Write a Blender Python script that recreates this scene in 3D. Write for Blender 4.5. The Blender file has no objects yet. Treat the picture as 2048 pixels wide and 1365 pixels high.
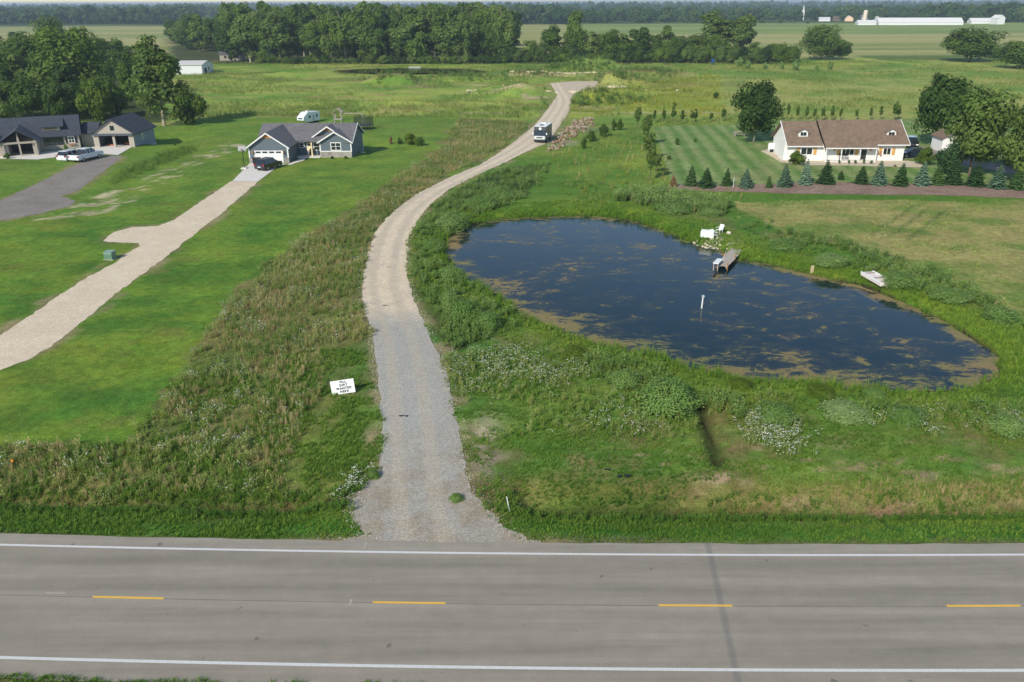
import bpy, bmesh, math, random
import numpy as np
from mathutils import Vector, Matrix, Euler
rnd = random.Random(7)
RG = np.random.RandomState(11)
S = bpy.context.scene
COL = S.collection
# ------------------------------------------------------------------ camera, sky, sun, exposure
CAM_H = 23.6; FPX = 1593.0; PITCH = math.atan((682.5-4.5)/FPX); ROLL = -0.0045
cd = bpy.data.cameras.new('camera'); cam = bpy.data.objects.new('camera', cd); COL.objects.link(cam)
cd.sensor_width = 36; cd.lens = 36*FPX/2048; cd.clip_start = 0.5; cd.clip_end = 40000
cam.matrix_world = Matrix.Translation((0, 0, CAM_H)) @ Matrix.Rotation(math.pi/2-PITCH, 4, 'X') @ Matrix.Rotation(ROLL, 4, 'Z')
S.camera = cam
SUN_EL = math.radians(35); SUN_AZ = math.radians(180+33)      # compass-like: clockwise from +Y, sun stands behind the camera on its left
W = bpy.data.worlds.new('World'); S.world = W; W.use_nodes = True
wn = W.node_tree.nodes; wl = W.node_tree.links
bg = wn['Background']; sky = wn.new('ShaderNodeTexSky'); sky.sky_type = 'NISHITA'; sky.sun_disc = False
sky.sun_elevation = SUN_EL; sky.sun_rotation = SUN_AZ; sky.altitude = 200; sky.air_density = 1.0; sky.dust_density = 0.1; sky.ozone_density = 1.3
wl.new(sky.outputs[0], bg.inputs[0]); bg.inputs[1].default_value = 0.13
sd = bpy.data.lights.new('sun', 'SUN'); sd.energy = 4.1; sd.angle = math.radians(2.5); sd.color = (1, 0.93, 0.81)
so = bpy.data.objects.new('sun', sd); COL.objects.link(so)
dirv = Vector((math.sin(SUN_AZ)*math.cos(SUN_EL), math.cos(SUN_AZ)*math.cos(SUN_EL), math.sin(SUN_EL)))
so.rotation_euler = dirv.to_track_quat('Z', 'Y').to_euler(); so.location = (0, 0, 60)
S.view_settings.view_transform = 'Standard'; S.view_settings.look = 'None'
S.view_settings.exposure = 0.15; S.view_settings.gamma = 1
S.cycles.max_bounces = 8; S.cycles.diffuse_bounces = 4; S.cycles.transmission_bounces = 4; S.cycles.volume_bounces = 0
S.cycles.use_denoising = True

# ------------------------------------------------------------------ helpers
def P(x, y, z=0.0):
    """where the sight line through a point of the survey photo meets the level z"""
    u = (x-1024)/FPX; v = -(y-682.5)/FPX; c, s = math.cos(ROLL), math.sin(ROLL)
    u2 = c*u-s*v; v2 = s*u+c*v
    r = (u2, math.cos(PITCH)+v2*math.sin(PITCH), -math.sin(PITCH)+v2*math.cos(PITCH))
    t = (z-CAM_H)/r[2]
    return (r[0]*t, r[1]*t)
def ZAT(x, y, Y):
    u = (x-1024)/FPX; v = -(y-682.5)/FPX; c, s = math.cos(ROLL), math.sin(ROLL)
    v2 = s*u+c*v
    return CAM_H + Y*(-math.sin(PITCH)+v2*math.cos(PITCH))/(math.cos(PITCH)+v2*math.sin(PITCH))
def poly(pts, z=0.0): return np.array([P(a, b, z) for a, b in pts])
def lin(r, g, b, k=1.0):
    f = lambda c: (c/12.92 if c <= .04045 else ((c+.055)/1.055)**2.4)
    return (f(r/255)*k, f(g/255)*k, f(b/255)*k)
def hashn(ix, iy, seed):
    h = (ix.astype(np.int64)*374761393 + iy.astype(np.int64)*668265263 + seed*982451653) & 0x7fffffff
    h = ((h ^ (h >> 13))*1274126177) & 0x7fffffff
    h = (h ^ (h >> 16)) & 0xffff
    return h/65535.0
def vn(x, y, s, seed=0):
    x = np.asarray(x, float)/s; y = np.asarray(y, float)/s
    ix = np.floor(x); iy = np.floor(y); fx = x-ix; fy = y-iy
    fx = fx*fx*(3-2*fx); fy = fy*fy*(3-2*fy)
    a = hashn(ix, iy, seed); b = hashn(ix+1, iy, seed); c = hashn(ix, iy+1, seed); d = hashn(ix+1, iy+1, seed)
    return (a*(1-fx)+b*fx)*(1-fy)+(c*(1-fx)+d*fx)*fy
def fbm(x, y, s, seed=0, o=4):
    t = 0; a = .5; n = 0
    for i in range(o):
        t = t+a*vn(x+i*17.3, y-i*9.1, s/2**i, seed+i); n += a; a *= .55
    return t/n
def inside(pg, x, y):
    r = np.zeros(x.shape, bool); n = len(pg)
    for i in range(n):
        x0, y0 = pg[i]; x1, y1 = pg[(i+1) % n]
        if y0 == y1: continue
        c = ((y0 > y) != (y1 > y)) & (x < (x1-x0)*(y-y0)/(y1-y0)+x0)
        r ^= c
    return r
def sdf(pg, x, y):
    d = np.full(x.shape, 1e9); n = len(pg)
    for i in range(n):
        ax, ay = pg[i]; bx, by = pg[(i+1) % n]
        ex, ey = bx-ax, by-ay; L = ex*ex+ey*ey+1e-9
        t = np.clip(((x-ax)*ex+(y-ay)*ey)/L, 0, 1)
        d = np.minimum(d, (x-ax-t*ex)**2+(y-ay-t*ey)**2)
    d = np.sqrt(d)
    return np.where(inside(pg, x, y), -d, d)
def smooth(a, b, x): t = np.clip((x-a)/(b-a), 0, 1); return t*t*(3-2*t)

# ---- materials
MATS = {}
def nt(m): m.use_nodes = True; return m.node_tree.nodes, m.node_tree.links, m.node_tree.nodes['Principled BSDF']
def mat(name, col, rough=.6, metal=0, nscale=0, namp=.25, bump=0, spec=.4, coat=0, detail=4):
    if name in MATS: return MATS[name]
    m = bpy.data.materials.new(name); N, L, b = nt(m)
    b.inputs['Roughness'].default_value = rough; b.inputs['Metallic'].default_value = metal
    b.inputs['Specular IOR Level'].default_value = spec; b.inputs['Coat Weight'].default_value = coat
    ns = nscale or 3.0
    tc = N.new('ShaderNodeTexCoord'); n = N.new('ShaderNodeTexNoise'); n.inputs['Scale'].default_value = ns; n.inputs['Detail'].default_value = detail
    L.new(tc.outputs['Object'], n.inputs['Vector'])
    r = N.new('ShaderNodeMapRange'); r.inputs[3].default_value = 1-namp; r.inputs[4].default_value = 1+namp; L.new(n.outputs[0], r.inputs[0])
    mx = N.new('ShaderNodeVectorMath'); mx.operation = 'SCALE'; mx.inputs[0].default_value = col[:3]; L.new(r.outputs[0], mx.inputs['Scale'])
    L.new(mx.outputs[0], b.inputs['Base Color'])
    if bump:
        bp = N.new('ShaderNodeBump'); bp.inputs['Strength'].default_value = bump; bp.inputs['Distance'].default_value = .05
        L.new(n.outputs[0], bp.inputs['Height']); L.new(bp.outputs[0], b.inputs['Normal'])
    MATS[name] = m; return m
def foliage(name, cols, src='INSTANCER', transl=.3, vamp=.5, rough=.65):
    """leaf colours: three tones chosen by the plant's own 'tone' and each leaf's 'v'"""
    if name in MATS: return MATS[name]
    m = bpy.data.materials.new(name); N, L, b = nt(m)
    a = N.new('ShaderNodeAttribute'); a.attribute_type = src; a.attribute_name = 'tone'
    v = N.new('ShaderNodeAttribute'); v.attribute_type = 'GEOMETRY'; v.attribute_name = 'v'
    vm = N.new('ShaderNodeMath'); vm.operation = 'MULTIPLY_ADD'; vm.inputs[1].default_value = vamp; vm.inputs[2].default_value = -vamp/2; L.new(v.outputs['Fac'], vm.inputs[0])
    ad = N.new('ShaderNodeMath'); L.new(a.outputs['Fac'], ad.inputs[0]); L.new(vm.outputs[0], ad.inputs[1])
    cr = N.new('ShaderNodeValToRGB'); cr.color_ramp.elements[0].position = 0; cr.color_ramp.elements[1].position = 1
    cr.color_ramp.elements[0].color = (*cols[0], 1); cr.color_ramp.elements[1].color = (*cols[2], 1)
    e = cr.color_ramp.elements.new(.5); e.color = (*cols[1], 1)
    L.new(ad.outputs[0], cr.inputs[0]); L.new(cr.outputs[0], b.inputs['Base Color'])
    b.inputs['Roughness'].default_value = rough; b.inputs['Specular IOR Level'].default_value = .25
    t = N.new('ShaderNodeBsdfTranslucent'); L.new(cr.outputs[0], t.inputs[0])
    mx = N.new('ShaderNodeMixShader'); mx.inputs[0].default_value = transl
    L.new(b.outputs[0], mx.inputs[1]); L.new(t.outputs[0], mx.inputs[2]); L.new(mx.outputs[0], N['Material Output'].inputs[0])
    MATS[name] = m; return m

# ---- mesh building
class MB:
    def __init__(s): s.v = []; s.f = []
    def add(s, vs, fs):
        o = len(s.v); s.v += [tuple(p) for p in vs]; s.f += [tuple(o+i for i in f) for f in fs]; return s
    def box(s, x0, x1, y0, y1, z0, z1, rot=0, tilt=None):
        vs = [(x, y, z) for z in (z0, z1) for y in (y0, y1) for x in (x0, x1)]
        if rot or tilt:
            c = Vector(((x0+x1)/2, (y0+y1)/2, (z0+z1)/2)); M = (tilt or Matrix.Identity(3)) @ Matrix.Rotation(rot, 3, 'Z')
            vs = [tuple(M @ (Vector(p)-c)+c) for p in vs]
        return s.add(vs, [(0, 2, 3, 1), (4, 5, 7, 6), (0, 1, 5, 4), (2, 6, 7, 3), (0, 4, 6, 2), (1, 3, 7, 5)])
    def slab(s, a, b, c, d, t):
        """four top corners, thickness downwards"""
        q = [a, b, c, d]; vs = q+[(p[0], p[1], p[2]-t) for p in q]
        return s.add(vs, [(0, 1, 2, 3), (7, 6, 5, 4), (0, 4, 5, 1), (1, 5, 6, 2), (2, 6, 7, 3), (3, 7, 4, 0)])
    def prism(s, pts, y0, y1, axis='y'):
        """polygon in (x,z) pushed along y, or in (y,z) pushed along x"""
        n = len(pts); f = (lambda p, q: (p[0], q, p[1])) if axis == 'y' else (lambda p, q: (q, p[0], p[1]))
        vs = [f(p, y0) for p in pts]+[f(p, y1) for p in pts]
        return s.add(vs, [tuple(range(n)), tuple(range(2*n-1, n-1, -1))]+[(i, i+n, (i+1) % n+n, (i+1) % n) for i in range(n)])
    def tube(s, p0, p1, r0, r1=None, n=7):
        r1 = r0 if r1 is None else r1; p0 = Vector(p0); p1 = Vector(p1); d = (p1-p0).normalized()
        a = d.orthogonal().normalized(); b = d.cross(a); vs = []
        for p, r in ((p0, r0), (p1, r1)):
            for i in range(n):
                t = 2*math.pi*i/n; vs.append(tuple(p+a*math.cos(t)*r+b*math.sin(t)*r))
        return s.add(vs, [(i, (i+1) % n, (i+1) % n+n, i+n) for i in range(n)]+[tuple(range(n-1, -1, -1)), tuple(range(n, 2*n))])
    def ball(s, c, r, n=8, m=5, sq=(1, 1, 1), jit=0, rr=rnd):
        vs = [(c[0], c[1], c[2]-r*sq[2])]
        for j in range(1, m):
            ph = math.pi*j/m-math.pi/2
            for i in range(n):
                t = 2*math.pi*i/n; k = 1+rr.uniform(-jit, jit)
                vs.append((c[0]+r*sq[0]*k*math.cos(ph)*math.cos(t), c[1]+r*sq[1]*k*math.cos(ph)*math.sin(t), c[2]+r*sq[2]*k*math.sin(ph)))
        vs.append((c[0], c[1], c[2]+r*sq[2])); fs = []
        for i in range(n):
            fs.append((0, 1+(i+1) % n, 1+i)); fs.append((len(vs)-1, 1+(m-2)*n+i, 1+(m-2)*n+(i+1) % n))
            for j in range(m-2): fs.append((1+j*n+i, 1+j*n+(i+1) % n, 1+(j+1)*n+(i+1) % n, 1+(j+1)*n+i))
        return s.add(vs, fs)
    def mesh(s, name, m, bevel=0, smooth_=False):
        me = bpy.data.meshes.new(name); me.from_pydata(s.v, [], s.f)
        bm = bmesh.new(); bm.from_mesh(me); bmesh.ops.recalc_face_normals(bm, faces=bm.faces)
        if bevel: bmesh.ops.bevel(bm, geom=list(bm.edges), offset=bevel, segments=2, profile=.6, affect='EDGES', clamp_overlap=True)
        bm.to_mesh(me); bm.free()
        if smooth_:
            for p in me.polygons: p.use_smooth = True
        me.materials.append(m); return me
    def build(s, name, m, parent=None, bevel=0, smooth_=False, **kw):
        o = bpy.data.objects.new(name, s.mesh(name, m, bevel, smooth_)); COL.objects.link(o)
        if parent is not None: o.parent = parent
        return tag(o, **kw)
def tag(o, label=None, cat=None, group=None, kind=None):
    if label: o['label'] = label
    if cat: o['category'] = cat
    if group: o['group'] = group
    if kind: o['kind'] = kind
    return o
def thing(name, label, cat, loc, rz=0, group=None):
    o = bpy.data.objects.new(name, None); COL.objects.link(o); o.empty_display_size = .3
    if len(loc) == 2: loc = (loc[0], loc[1], hz(*loc))
    o.location = loc; o.rotation_euler = (0, 0, rz); return tag(o, label, cat, group)
def npmesh(name, V, F, m, attrs=None, smooth_=False):
    me = bpy.data.meshes.new(name); V = np.asarray(V, np.float32); F = np.asarray(F, np.int32); k = F.shape[1]
    me.vertices.add(len(V)); me.vertices.foreach_set('co', V.ravel())
    me.loops.add(F.size); me.loops.foreach_set('vertex_index', F.ravel())
    me.polygons.add(len(F)); me.polygons.foreach_set('loop_start', np.arange(0, F.size, k, dtype=np.int32))
    me.update(calc_edges=True)
    for n_, (ty, dom, dat) in (attrs or {}).items():
        a = me.attributes.new(n_, ty, dom); a.data.foreach_set('color' if ty == 'FLOAT_COLOR' else 'value', np.asarray(dat, np.float32).ravel())
    if smooth_: me.polygons.foreach_set('use_smooth', np.ones(len(F), bool))
    if m: me.materials.append(m)
    return me
def link(name, me, parent=None, **kw):
    o = bpy.data.objects.new(name, me); COL.objects.link(o)
    if parent is not None: o.parent = parent
    return tag(o, **kw)

# ------------------------------------------------------------------ plan of the place
def rc(x):                                   # bend of the road
    x = np.asarray(x, float); xa = np.clip(x, -25, 25)
    return -.022*xa+.0005*xa**2+(x-xa)*(-.022+.001*xa)
POND_PX = [(893,505),(895,480),(915,462),(945,450),(1000,440),(1060,436),(1130,433),(1200,434),(1270,443),(1320,460),(1370,482),(1410,495),(1440,502),(1480,520),(1540,530),(1600,545),(1660,560),(1720,570),(1760,585),(1800,605),(1850,625),(1900,650),(1950,680),(1985,705),(1998,735),(1985,757),(1940,775),(1880,785),(1800,783),(1740,780),(1690,776),(1650,772),(1600,768),(1540,764),(1480,757),(1420,748),(1380,739),(1340,724),(1290,708),(1230,697),(1170,680),(1120,660),(1060,638),(1010,606),(985,586),(940,566),(912,545)]
WATER = -0.6
POND = poly(POND_PX, WATER)
DRIVE = poly([(640,1092),(728,1068),(702,1038),(692,1010),(722,975),(752,945),(765,900),(765,840),(757,780),(752,720),(745,670),(728,620),(722,580),(730,540),(738,500),(748,470),(770,440),(800,412),(840,385),(900,355),(960,330),(1000,305),(1040,275),(1070,250),(1090,225),(1105,205),(1115,190),(1100,167),(1150,163),(1196,163),(1206,150),(1190,174),(1165,180),(1145,190),(1137,225),(1128,240),(1112,262),(1097,285),(1050,305),(1000,330),(950,352),(900,378),(860,410),(832,445),(818,475),(815,510),(812,545),(825,590),(845,640),(868,690),(890,740),(903,790),(912,830),(920,870),(926,910),(932,950),(945,985),(975,1018),(1010,1055),(1060,1080),(1110,1092)])
DRIVE2 = poly([(-150,760),(0,672),(60,632),(120,590),(180,552),(230,525),(265,500),(283,492),(275,487),(240,486),(205,483),(225,465),(265,455),(315,453),(350,440),(385,415),(430,385),(462,363),(517,363),(480,395),(440,430),(400,460),(350,500),(290,545),(230,590),(170,640),(100,695),(50,722),(0,742),(-150,840)])
APRON = poly([(464,364),(516,364),(560,331),(577,329),(500,327)])
WALK = poly([(575,330),(592,322),(604,314),(600,309),(648,309),(646,313),(618,313),(608,322),(580,331)])
ASPH = poly([(-90,450),(-90,425),(0,402),(60,375),(120,345),(150,331),(195,312),(245,312),(225,330),(190,355),(160,380),(120,393),(152,402),(140,412),(80,428),(0,442)])
CONC = poly([(-30,318),(-30,309),(60,306),(150,299),(200,293),(268,288),(262,296),(236,311),(180,307),(75,320)])
MULCH = poly([(1325,377),(1370,368),(1450,372),(1600,366),(1750,366),(1900,370),(2100,378),(2100,400),(1900,392),(1600,388),(1400,383)])
PATHW = poly([(1521,303),(1538,298),(1562,312),(1600,320),(1640,322),(1815,322),(1850,328),(1850,336),(1700,332),(1600,331),(1560,325),(1540,312)])
DRIVE3 = poly([(1805,300),(1880,292),(1960,320),(2120,352),(2120,372),(2000,345),(1900,325),(1850,318),(1812,318)])
LAWN1 = poly([(-400,1100),(-400,240),(330,252),(418,236),(918,231),(880,300),(800,350),(690,430),(520,530),(460,600),(395,700),(330,780),(270,880),(0,905)])
LAWNW = poly([(1305,252),(1450,250),(1560,240),(2150,240),(2150,385),(1345,370)])
WEEDL = poly([(262,885),(330,780),(395,700),(460,600),(520,530),(690,430),(800,350),(880,300),(918,236),(1040,242),(1060,250),(1000,300),(900,350),(830,390),(770,440),(742,500),(725,580),(728,620),(745,670),(700,690),(650,760),(610,880),(560,960),(680,990),(690,1000),(0,992),(-200,1000),(-200,920),(0,905)])
SHRUBR = poly([(1010,335),(1100,330),(1050,400),(960,430),(905,450),(885,480),(885,520),(920,560),(985,590),(1010,610),(1060,645),(1000,670),(910,700),(885,700),(850,620),(828,560),(820,500),(830,460),(870,410),(950,360)])
RING = None
DRY = poly([(1470,405),(2150,400),(2150,680),(2050,640),(1950,590),(1850,550),(1700,500),(1540,455)])
BELT = poly([(1480,440),(1560,450),(1700,490),(1850,540),(1960,590),(2150,660),(2150,720),(2000,650),(1850,590),(1700,545),(1560,500),(1500,480)])
FIELDF = poly([(-300,122),(380,135),(1180,122),(2300,122),(2300,60),(-300,60)])
YEL = poly([(1190,185),(1300,165),(1440,150),(1450,235),(1280,225),(1130,232),(1150,200)])
TRACK = poly([(150,402),(200,390),(300,355),(420,300),(470,282),(480,292),(400,330),(300,385),(220,425),(100,440),(60,440)])

MOUNDS = [(790,168,3.4,9,6),(1040,190,2.4,7,4),(1000,186,1.8,8,4),(1180,137,3.8,13,8),(1235,170,3.2,8,6),(1190,203,2.4,9,5),(1060,150,1.2,12,5),(930,160,1.2,14,6),(1290,150,1.6,18,8),(700,210,.8,60,3),(1240,188,1.3,9,4),(430,163,1.2,14,6),(560,152,1.2,12,6)]
MOUNDS = [(*P(a, b), h, sx, sy) for a, b, h, sx, sy in MOUNDS]
FLAT = [DRIVE, DRIVE2, APRON, ASPH, CONC, WALK, DRIVE3, PATHW, MULCH]
def terrain(x, y):
    x = np.asarray(x, float); y = np.asarray(y, float); sh = np.broadcast(x, y).shape
    x = np.broadcast_to(x, sh).astype(float); y = np.broadcast_to(y, sh).astype(float)
    h = (fbm(x, y, 22, 3)-.5)*.55*smooth(34, 60, y)+(fbm(x, y, 3, 5, 3)-.5)*.16
    rel = y-rc(x)
    for x0, y0, hh, sx, sy in MOUNDS:
        h = h+hh*np.exp(-((x-x0)/sx)**2-((y-y0)/sy)**2)*(.75+.5*vn(x, y, 3.5, 9))
    near = smooth(30.3, 31.8, rel)
    h = h*near
    h = h-.45*np.exp(-((rel-34.2-.25*(vn(x, x*0, 7, 44)-.5))/1.5)**2)-.45*np.exp(-((rel-34.25-.25*(vn(x, x*0, 7, 44)-.5))/.5)**2)-.1*smooth(30.4, 32, rel)*(1-smooth(36, 39, rel))
    # the narrow trench that drains the pond
    a = np.array(P(1398, 800)); b = np.array(P(1436, 925)); e = b-a
    t = np.clip(((x-a[0])*e[0]+(y-a[1])*e[1])/(e@e), 0, 1); d = np.hypot(x-a[0]-t*e[0], y-a[1]-t*e[1])
    h = h-.45*np.exp(-(d/.36)**2)
    # lower ground behind the two left houses
    h = h-1.5*np.exp(-((x+66.0)/5.5)**2-((y-157)/6.5)**2)-.8*np.exp(-((x+24.5)/3.5)**2-((y-146)/5)**2)
    # drives are level
    m = (x > -130) & (x < 130) & (y > 25) & (y < 330)
    if m.any():
        xs = x[m]; ys = y[m]; k = np.ones(xs.shape)
        for pg in FLAT:
            bb = (xs > pg[:, 0].min()-4) & (xs < pg[:, 0].max()+4) & (ys > pg[:, 1].min()-4) & (ys < pg[:, 1].max()+4)
            if bb.any(): k[bb] = np.minimum(k[bb], smooth(.6, 3.0, sdf(pg, xs[bb], ys[bb])))
        h[m] *= k
    # pond basin
    bb = (x > POND[:, 0].min()-8) & (x < POND[:, 0].max()+8) & (y > POND[:, 1].min()-8) & (y < POND[:, 1].max()+8)
    if bb.any():
        s = sdf(POND, x[bb], y[bb])+(vn(x[bb], y[bb], 1.3, 21)-.5)*.7
        bed = WATER-np.clip(-s, 0, 3)*.5; bank = WATER+np.clip(s, 0, 9)*.28
        k = smooth(0.0, 4.5, s)
        h[bb] = np.where(s < 0, bed, np.minimum(bank, 10)*(1-k)+h[bb]*k)
    h = np.where(rel < 31.0, np.where(rel < 22.0, h*0-.0, 0.0), h)
    h = h*np.where(rel < 31.0, 0, 1)
    return h
def hz(x, y): return float(terrain(np.array([float(x)]), np.array([float(y)]))[0])
def gp(px, py): x, y = P(px, py); return (x, y, hz(x, y))

# ------------------------------------------------------------------ ground sheet
def axis_pts(lo, hi, step, g):
    out = [0.0]; 
    while out[-1] < hi: out.append(out[-1]+max(step, out[-1]*g))
    return out
def xspace():
    p = [0.0]
    while p[-1] < 12000:
        a = p[-1]; p.append(a+(.42 if a < 48 else (.42+(a-48)*.022)))
    p = np.array(p); return np.concatenate([-p[:0:-1], p])
def yspace():
    p = [-60.0, -30, -10, 5, 15, 21, 22, 24, 27, 30.0]
    while p[-1] < 12000:
        a = p[-1]; p.append(a+(.32 if a < 42 else .32+(a-42)*.0062) if a < 500 else a*1.03)
    return np.array(p)
gx, gy = xspace(), yspace()
X, Y = np.meshgrid(gx, gy); XF = X.ravel(); YF = Y.ravel()
ZF = terrain(XF, YF)
g1 = fbm(XF, YF, 14, 31); g2 = fbm(XF, YF, 4, 41); g3 = fbm(XF, YF, 45, 51, 3); g4 = fbm(XF, YF*2.2, 9, 61)
wx = XF+(g2-.5)*2.2*np.clip(YF/60, .6, 4); wy = YF+(g4-.5)*2.6*np.clip(YF/60, .6, 5)
C = np.zeros((len(XF), 3)); K = .95
def setc(mask, c0, c1, t, lo=.3, hi=.7):
    t = smooth(lo, hi, t)[:, None]; v = np.array(lin(*c0, K))*(1-t)+np.array(lin(*c1, K))*t
    m = mask.astype(float)[:, None]; C[:] = C*(1-m)+v*m
ALL = np.ones(len(XF))
relF = YF-rc(XF)
setc(ALL, (78, 118, 42), (112, 138, 58), g1)
setc(smooth(.5, .66, g2)*.55, (128, 118, 78), (118, 112, 62), g1)                    # browner patches
far = smooth(150, 190, YF+(g4-.5)*30)
setc(far, (104, 140, 52), (156, 168, 78), g1)
setc(far*smooth(.56, .72, g4)*.7, (150, 132, 84), (165, 150, 100), g2)
midr = smooth(90, 100, YF)*(1-far)*(XF > -10)
setc(midr, (88, 124, 44), (128, 146, 60), g1)
setc(inside(poly([(1150,135),(2200,135),(2200,250),(1560,250),(1440,240),(1180,190)]), wx, wy)*.85, (112, 142, 58), (158, 160, 88), g1)
setc(inside(YEL, wx, wy)*.7, (132, 150, 54), (166, 168, 66), g2)
m = inside(LAWN1, wx*.35+XF*.65, wy*.35+YF*.65)
setc(m, (82, 120, 42), (108, 138, 48), fbm(XF, YF*1.3, 4, 77, 5), .36, .66)
setc(m*smooth(.42, .70, fbm(XF*1.0, YF*1.4, 7, 79, 6))*.55, (112, 144, 42), (128, 138, 52), g2)
setc(m*smooth(.60, .72, fbm(XF, YF, 2.4, 78))*.5*smooth(.4, .6, g1), (128, 118, 66), (112, 110, 54), g1)
setc(m*smooth(80, 130, YF)*.35, (112, 138, 56), (120, 140, 60), g1)
m = inside(TRACK, wx, wy); setc(m*smooth(.42, .56, fbm(XF+YF*.4, YF*2-XF*.9, 3.0, 15))*smooth(.30, .62, fbm(XF, YF*1.5, 1.0, 16, 3))*.85, (185, 170, 138), (200, 186, 152), g2)
m = inside(LAWNW, XF, YF)
st = (np.sin((XF*math.cos(1.02)-YF*math.sin(1.02)*-.18+YF*.28)*2*math.pi/3.3)*.5+.5)*.8+g2*.2
st = np.sin((XF-(YF-110)*.082+.8*vn(YF, XF*0, 30, 3))*2*math.pi/2.9)*.5+.5
setc(m, (100, 132, 64), (134, 150, 92), st*.6+g2*.4, .2, .8)
setc(m*smooth(.55, .7, g4)*.35, (150, 148, 98), (150, 148, 98), g1)
m = inside(DRY, wx, wy); setc(m*.92, (116, 134, 64), (160, 152, 94), fbm(XF, YF*1.5, 5, 91), .35, .65)
# faint twin tyre tracks crossing the dry meadow
a0 = np.array(P(1795, 480)); b0 = np.array(P(1880, 415)); n0 = (b0-a0)/np.linalg.norm(b0-a0); q0 = np.stack([XF-a0[0], YF-a0[1]], 1)
al = q0@n0; pe = q0@np.array([-n0[1], n0[0]])
for off in (-.9, .9, 2.6): setc((np.exp(-((pe-off)/.22)**2)*smooth(-1, 1, al)*(1-smooth(15, 19, al)))*.75, (84, 106, 52), (84, 106, 52), g1)
m = inside(WEEDL, wx, wy); setc(m, (92, 112, 52), (128, 124, 74), g2)
m = inside(SHRUBR, wx, wy); setc(m, (58, 78, 34), (84, 104, 46), g2)
pd = sdf(POND, XF[(YF < 110)], YF[(YF < 110)]); pm = np.zeros(len(XF)); pm[YF < 110] = 1-smooth(2.0, 4.5, pd)
setc(pm*.9, (74, 108, 34), (112, 134, 40), g2)
pm2 = np.zeros(len(XF)); pm2[YF < 110] = 1-smooth(.0, .5, pd); setc(pm2, (52, 50, 34), (60, 54, 38), g2)
# near meadow: bare scars, tan streaks, verge, ditch
nm = (relF > 31)*(relF < 48)
setc(nm*(XF > 3)*smooth(.50, .62, fbm(XF, YF*2.6, 4.2, 101))*.5*(1-smooth(43, 48, relF))*smooth(.3, .6, fbm(XF, YF, 1.0, 150)), (150, 124, 92), (128, 112, 70), g2)
setc(nm*(XF > 3)*smooth(.60, .66, fbm(XF, YF*3.2, 2.6, 103))*.7*(1-smooth(39, 42, relF))*smooth(.3, .6, fbm(XF, YF, .8, 151)), (178, 150, 120), (160, 132, 102), g2)
setc(np.exp(-((relF-34.25)/.55)**2)*.95, (34, 40, 22), (58, 50, 34), g2)
tA = np.array(P(1398, 800)); tB = np.array(P(1436, 925)); tE = tB-tA; tt_ = np.clip(((XF-tA[0])*tE[0]+(YF-tA[1])*tE[1])/(tE@tE), 0, 1)
setc(np.exp(-(np.hypot(XF-tA[0]-tt_*tE[0], YF-tA[1]-tt_*tE[1])/.40)**2)*.95, (34, 44, 22), (44, 48, 28), g2)
setc(np.exp(-((relF-35.8)/.9)**2)*.6*(XF > 0), (122, 112, 58), (138, 128, 70), g2)
vg = (1-smooth(32.4, 33.2, relF+(g2-.5)))*(relF > 30.5)
setc(vg, (62, 110, 36), (84, 126, 48), g2)
setc((1-smooth(31.15, 31.75, relF+(g2-.5)*1.2))*.8, (128, 122, 92), (110, 114, 66), g2)
for (a, b, rx_, ry_, c) in [(962,880,1.1,2.6,(196,180,150)),(950,930,1.2,1.8,(150,136,116)),(975,990,1.3,1.2,(150,128,104)),(735,1000,.8,1.4,(158,146,124)),(1165,922,1.2,.6,(170,140,112)),(1455,962,1.6,.5,(178,152,122)),(1845,946,1.6,.5,(184,158,128)),(1270,865,.8,1.8,(128,108,74)),(880,490,.8,1.2,(176,132,100)),(985,925,.9,1.0,(176,160,134)),(1800,990,4,.4,(162,134,104)),(700,790,.7,.35,(140,124,80)),(1010,985,1.6,1.0,(116,92,64)),(1430,478,2.6,1.6,(176,166,146)),(1405,485,2.2,1.4,(196,188,172))]:
    x0, y0 = P(a, b); setc(np.exp(-((wx-x0)/rx_)**2-((wy-y0)/ry_)**2)*1.3*smooth(.36, .56, fbm(XF, YF, .9, 140))*.75, c, tuple(int(v*.86) for v in c), g4)
x0, y0 = P(1180, 695); dd = np.hypot((XF-x0)/1.0, (YF-y0)/1.0)    # curved trodden strip by the pond
# dirt and sand among the mounds
for (a, b, rx_, ry_, c) in [(1045,186,8,6,(206,190,148)),(1000,186,11,5,(196,182,134)),(1080,152,12,5,(200,176,132)),(1190,215,6,3,(168,156,110)),(1060,212,4,2,(150,120,90)),(1260,150,10,5,(160,140,104)),(870,172,9,4,(150,140,92)),(1165,149,5,2,(208,196,160)),(1235,165,5,4,(150,126,96)),(1225,184,10,2.5,(206,196,156)),(1240,177,4,1.5,(214,204,170)),(800,165,11,8,(138,122,82)),(650,160,30,5,(150,136,84)),(1080,195,4,1.5,(210,190,150)),(1290,150,16,5,(156,136,96)),(1390,170,16,6,(170,148,104)),(1150,262,5,6,(150,136,112)),(1120,280,3,6,(176,164,142)),(958,170,3,1.2,(206,186,140)),(1330,140,10,3,(170,150,110)),(1060,125,9,1.2,(180,140,100)),(620,272,3,3,(120,126,70))]:
    x0, y0 = P(a, b); setc(np.exp(-((wx-x0)/rx_)**4-((wy-y0)/ry_)**4)*smooth(.38, .56, g4*.5+g2*.5)*.9, c, tuple(int(v*.85) for v in c), g2)
m = (np.abs(YF-191-(XF-10)*-.03) < .9)*(XF > 8)*(XF < 52)+(np.abs(YF-190) < .9)*(XF < 2)*(XF > -12)
setc(m*.75, (186, 170, 138), (170, 156, 120), g2)
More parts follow.
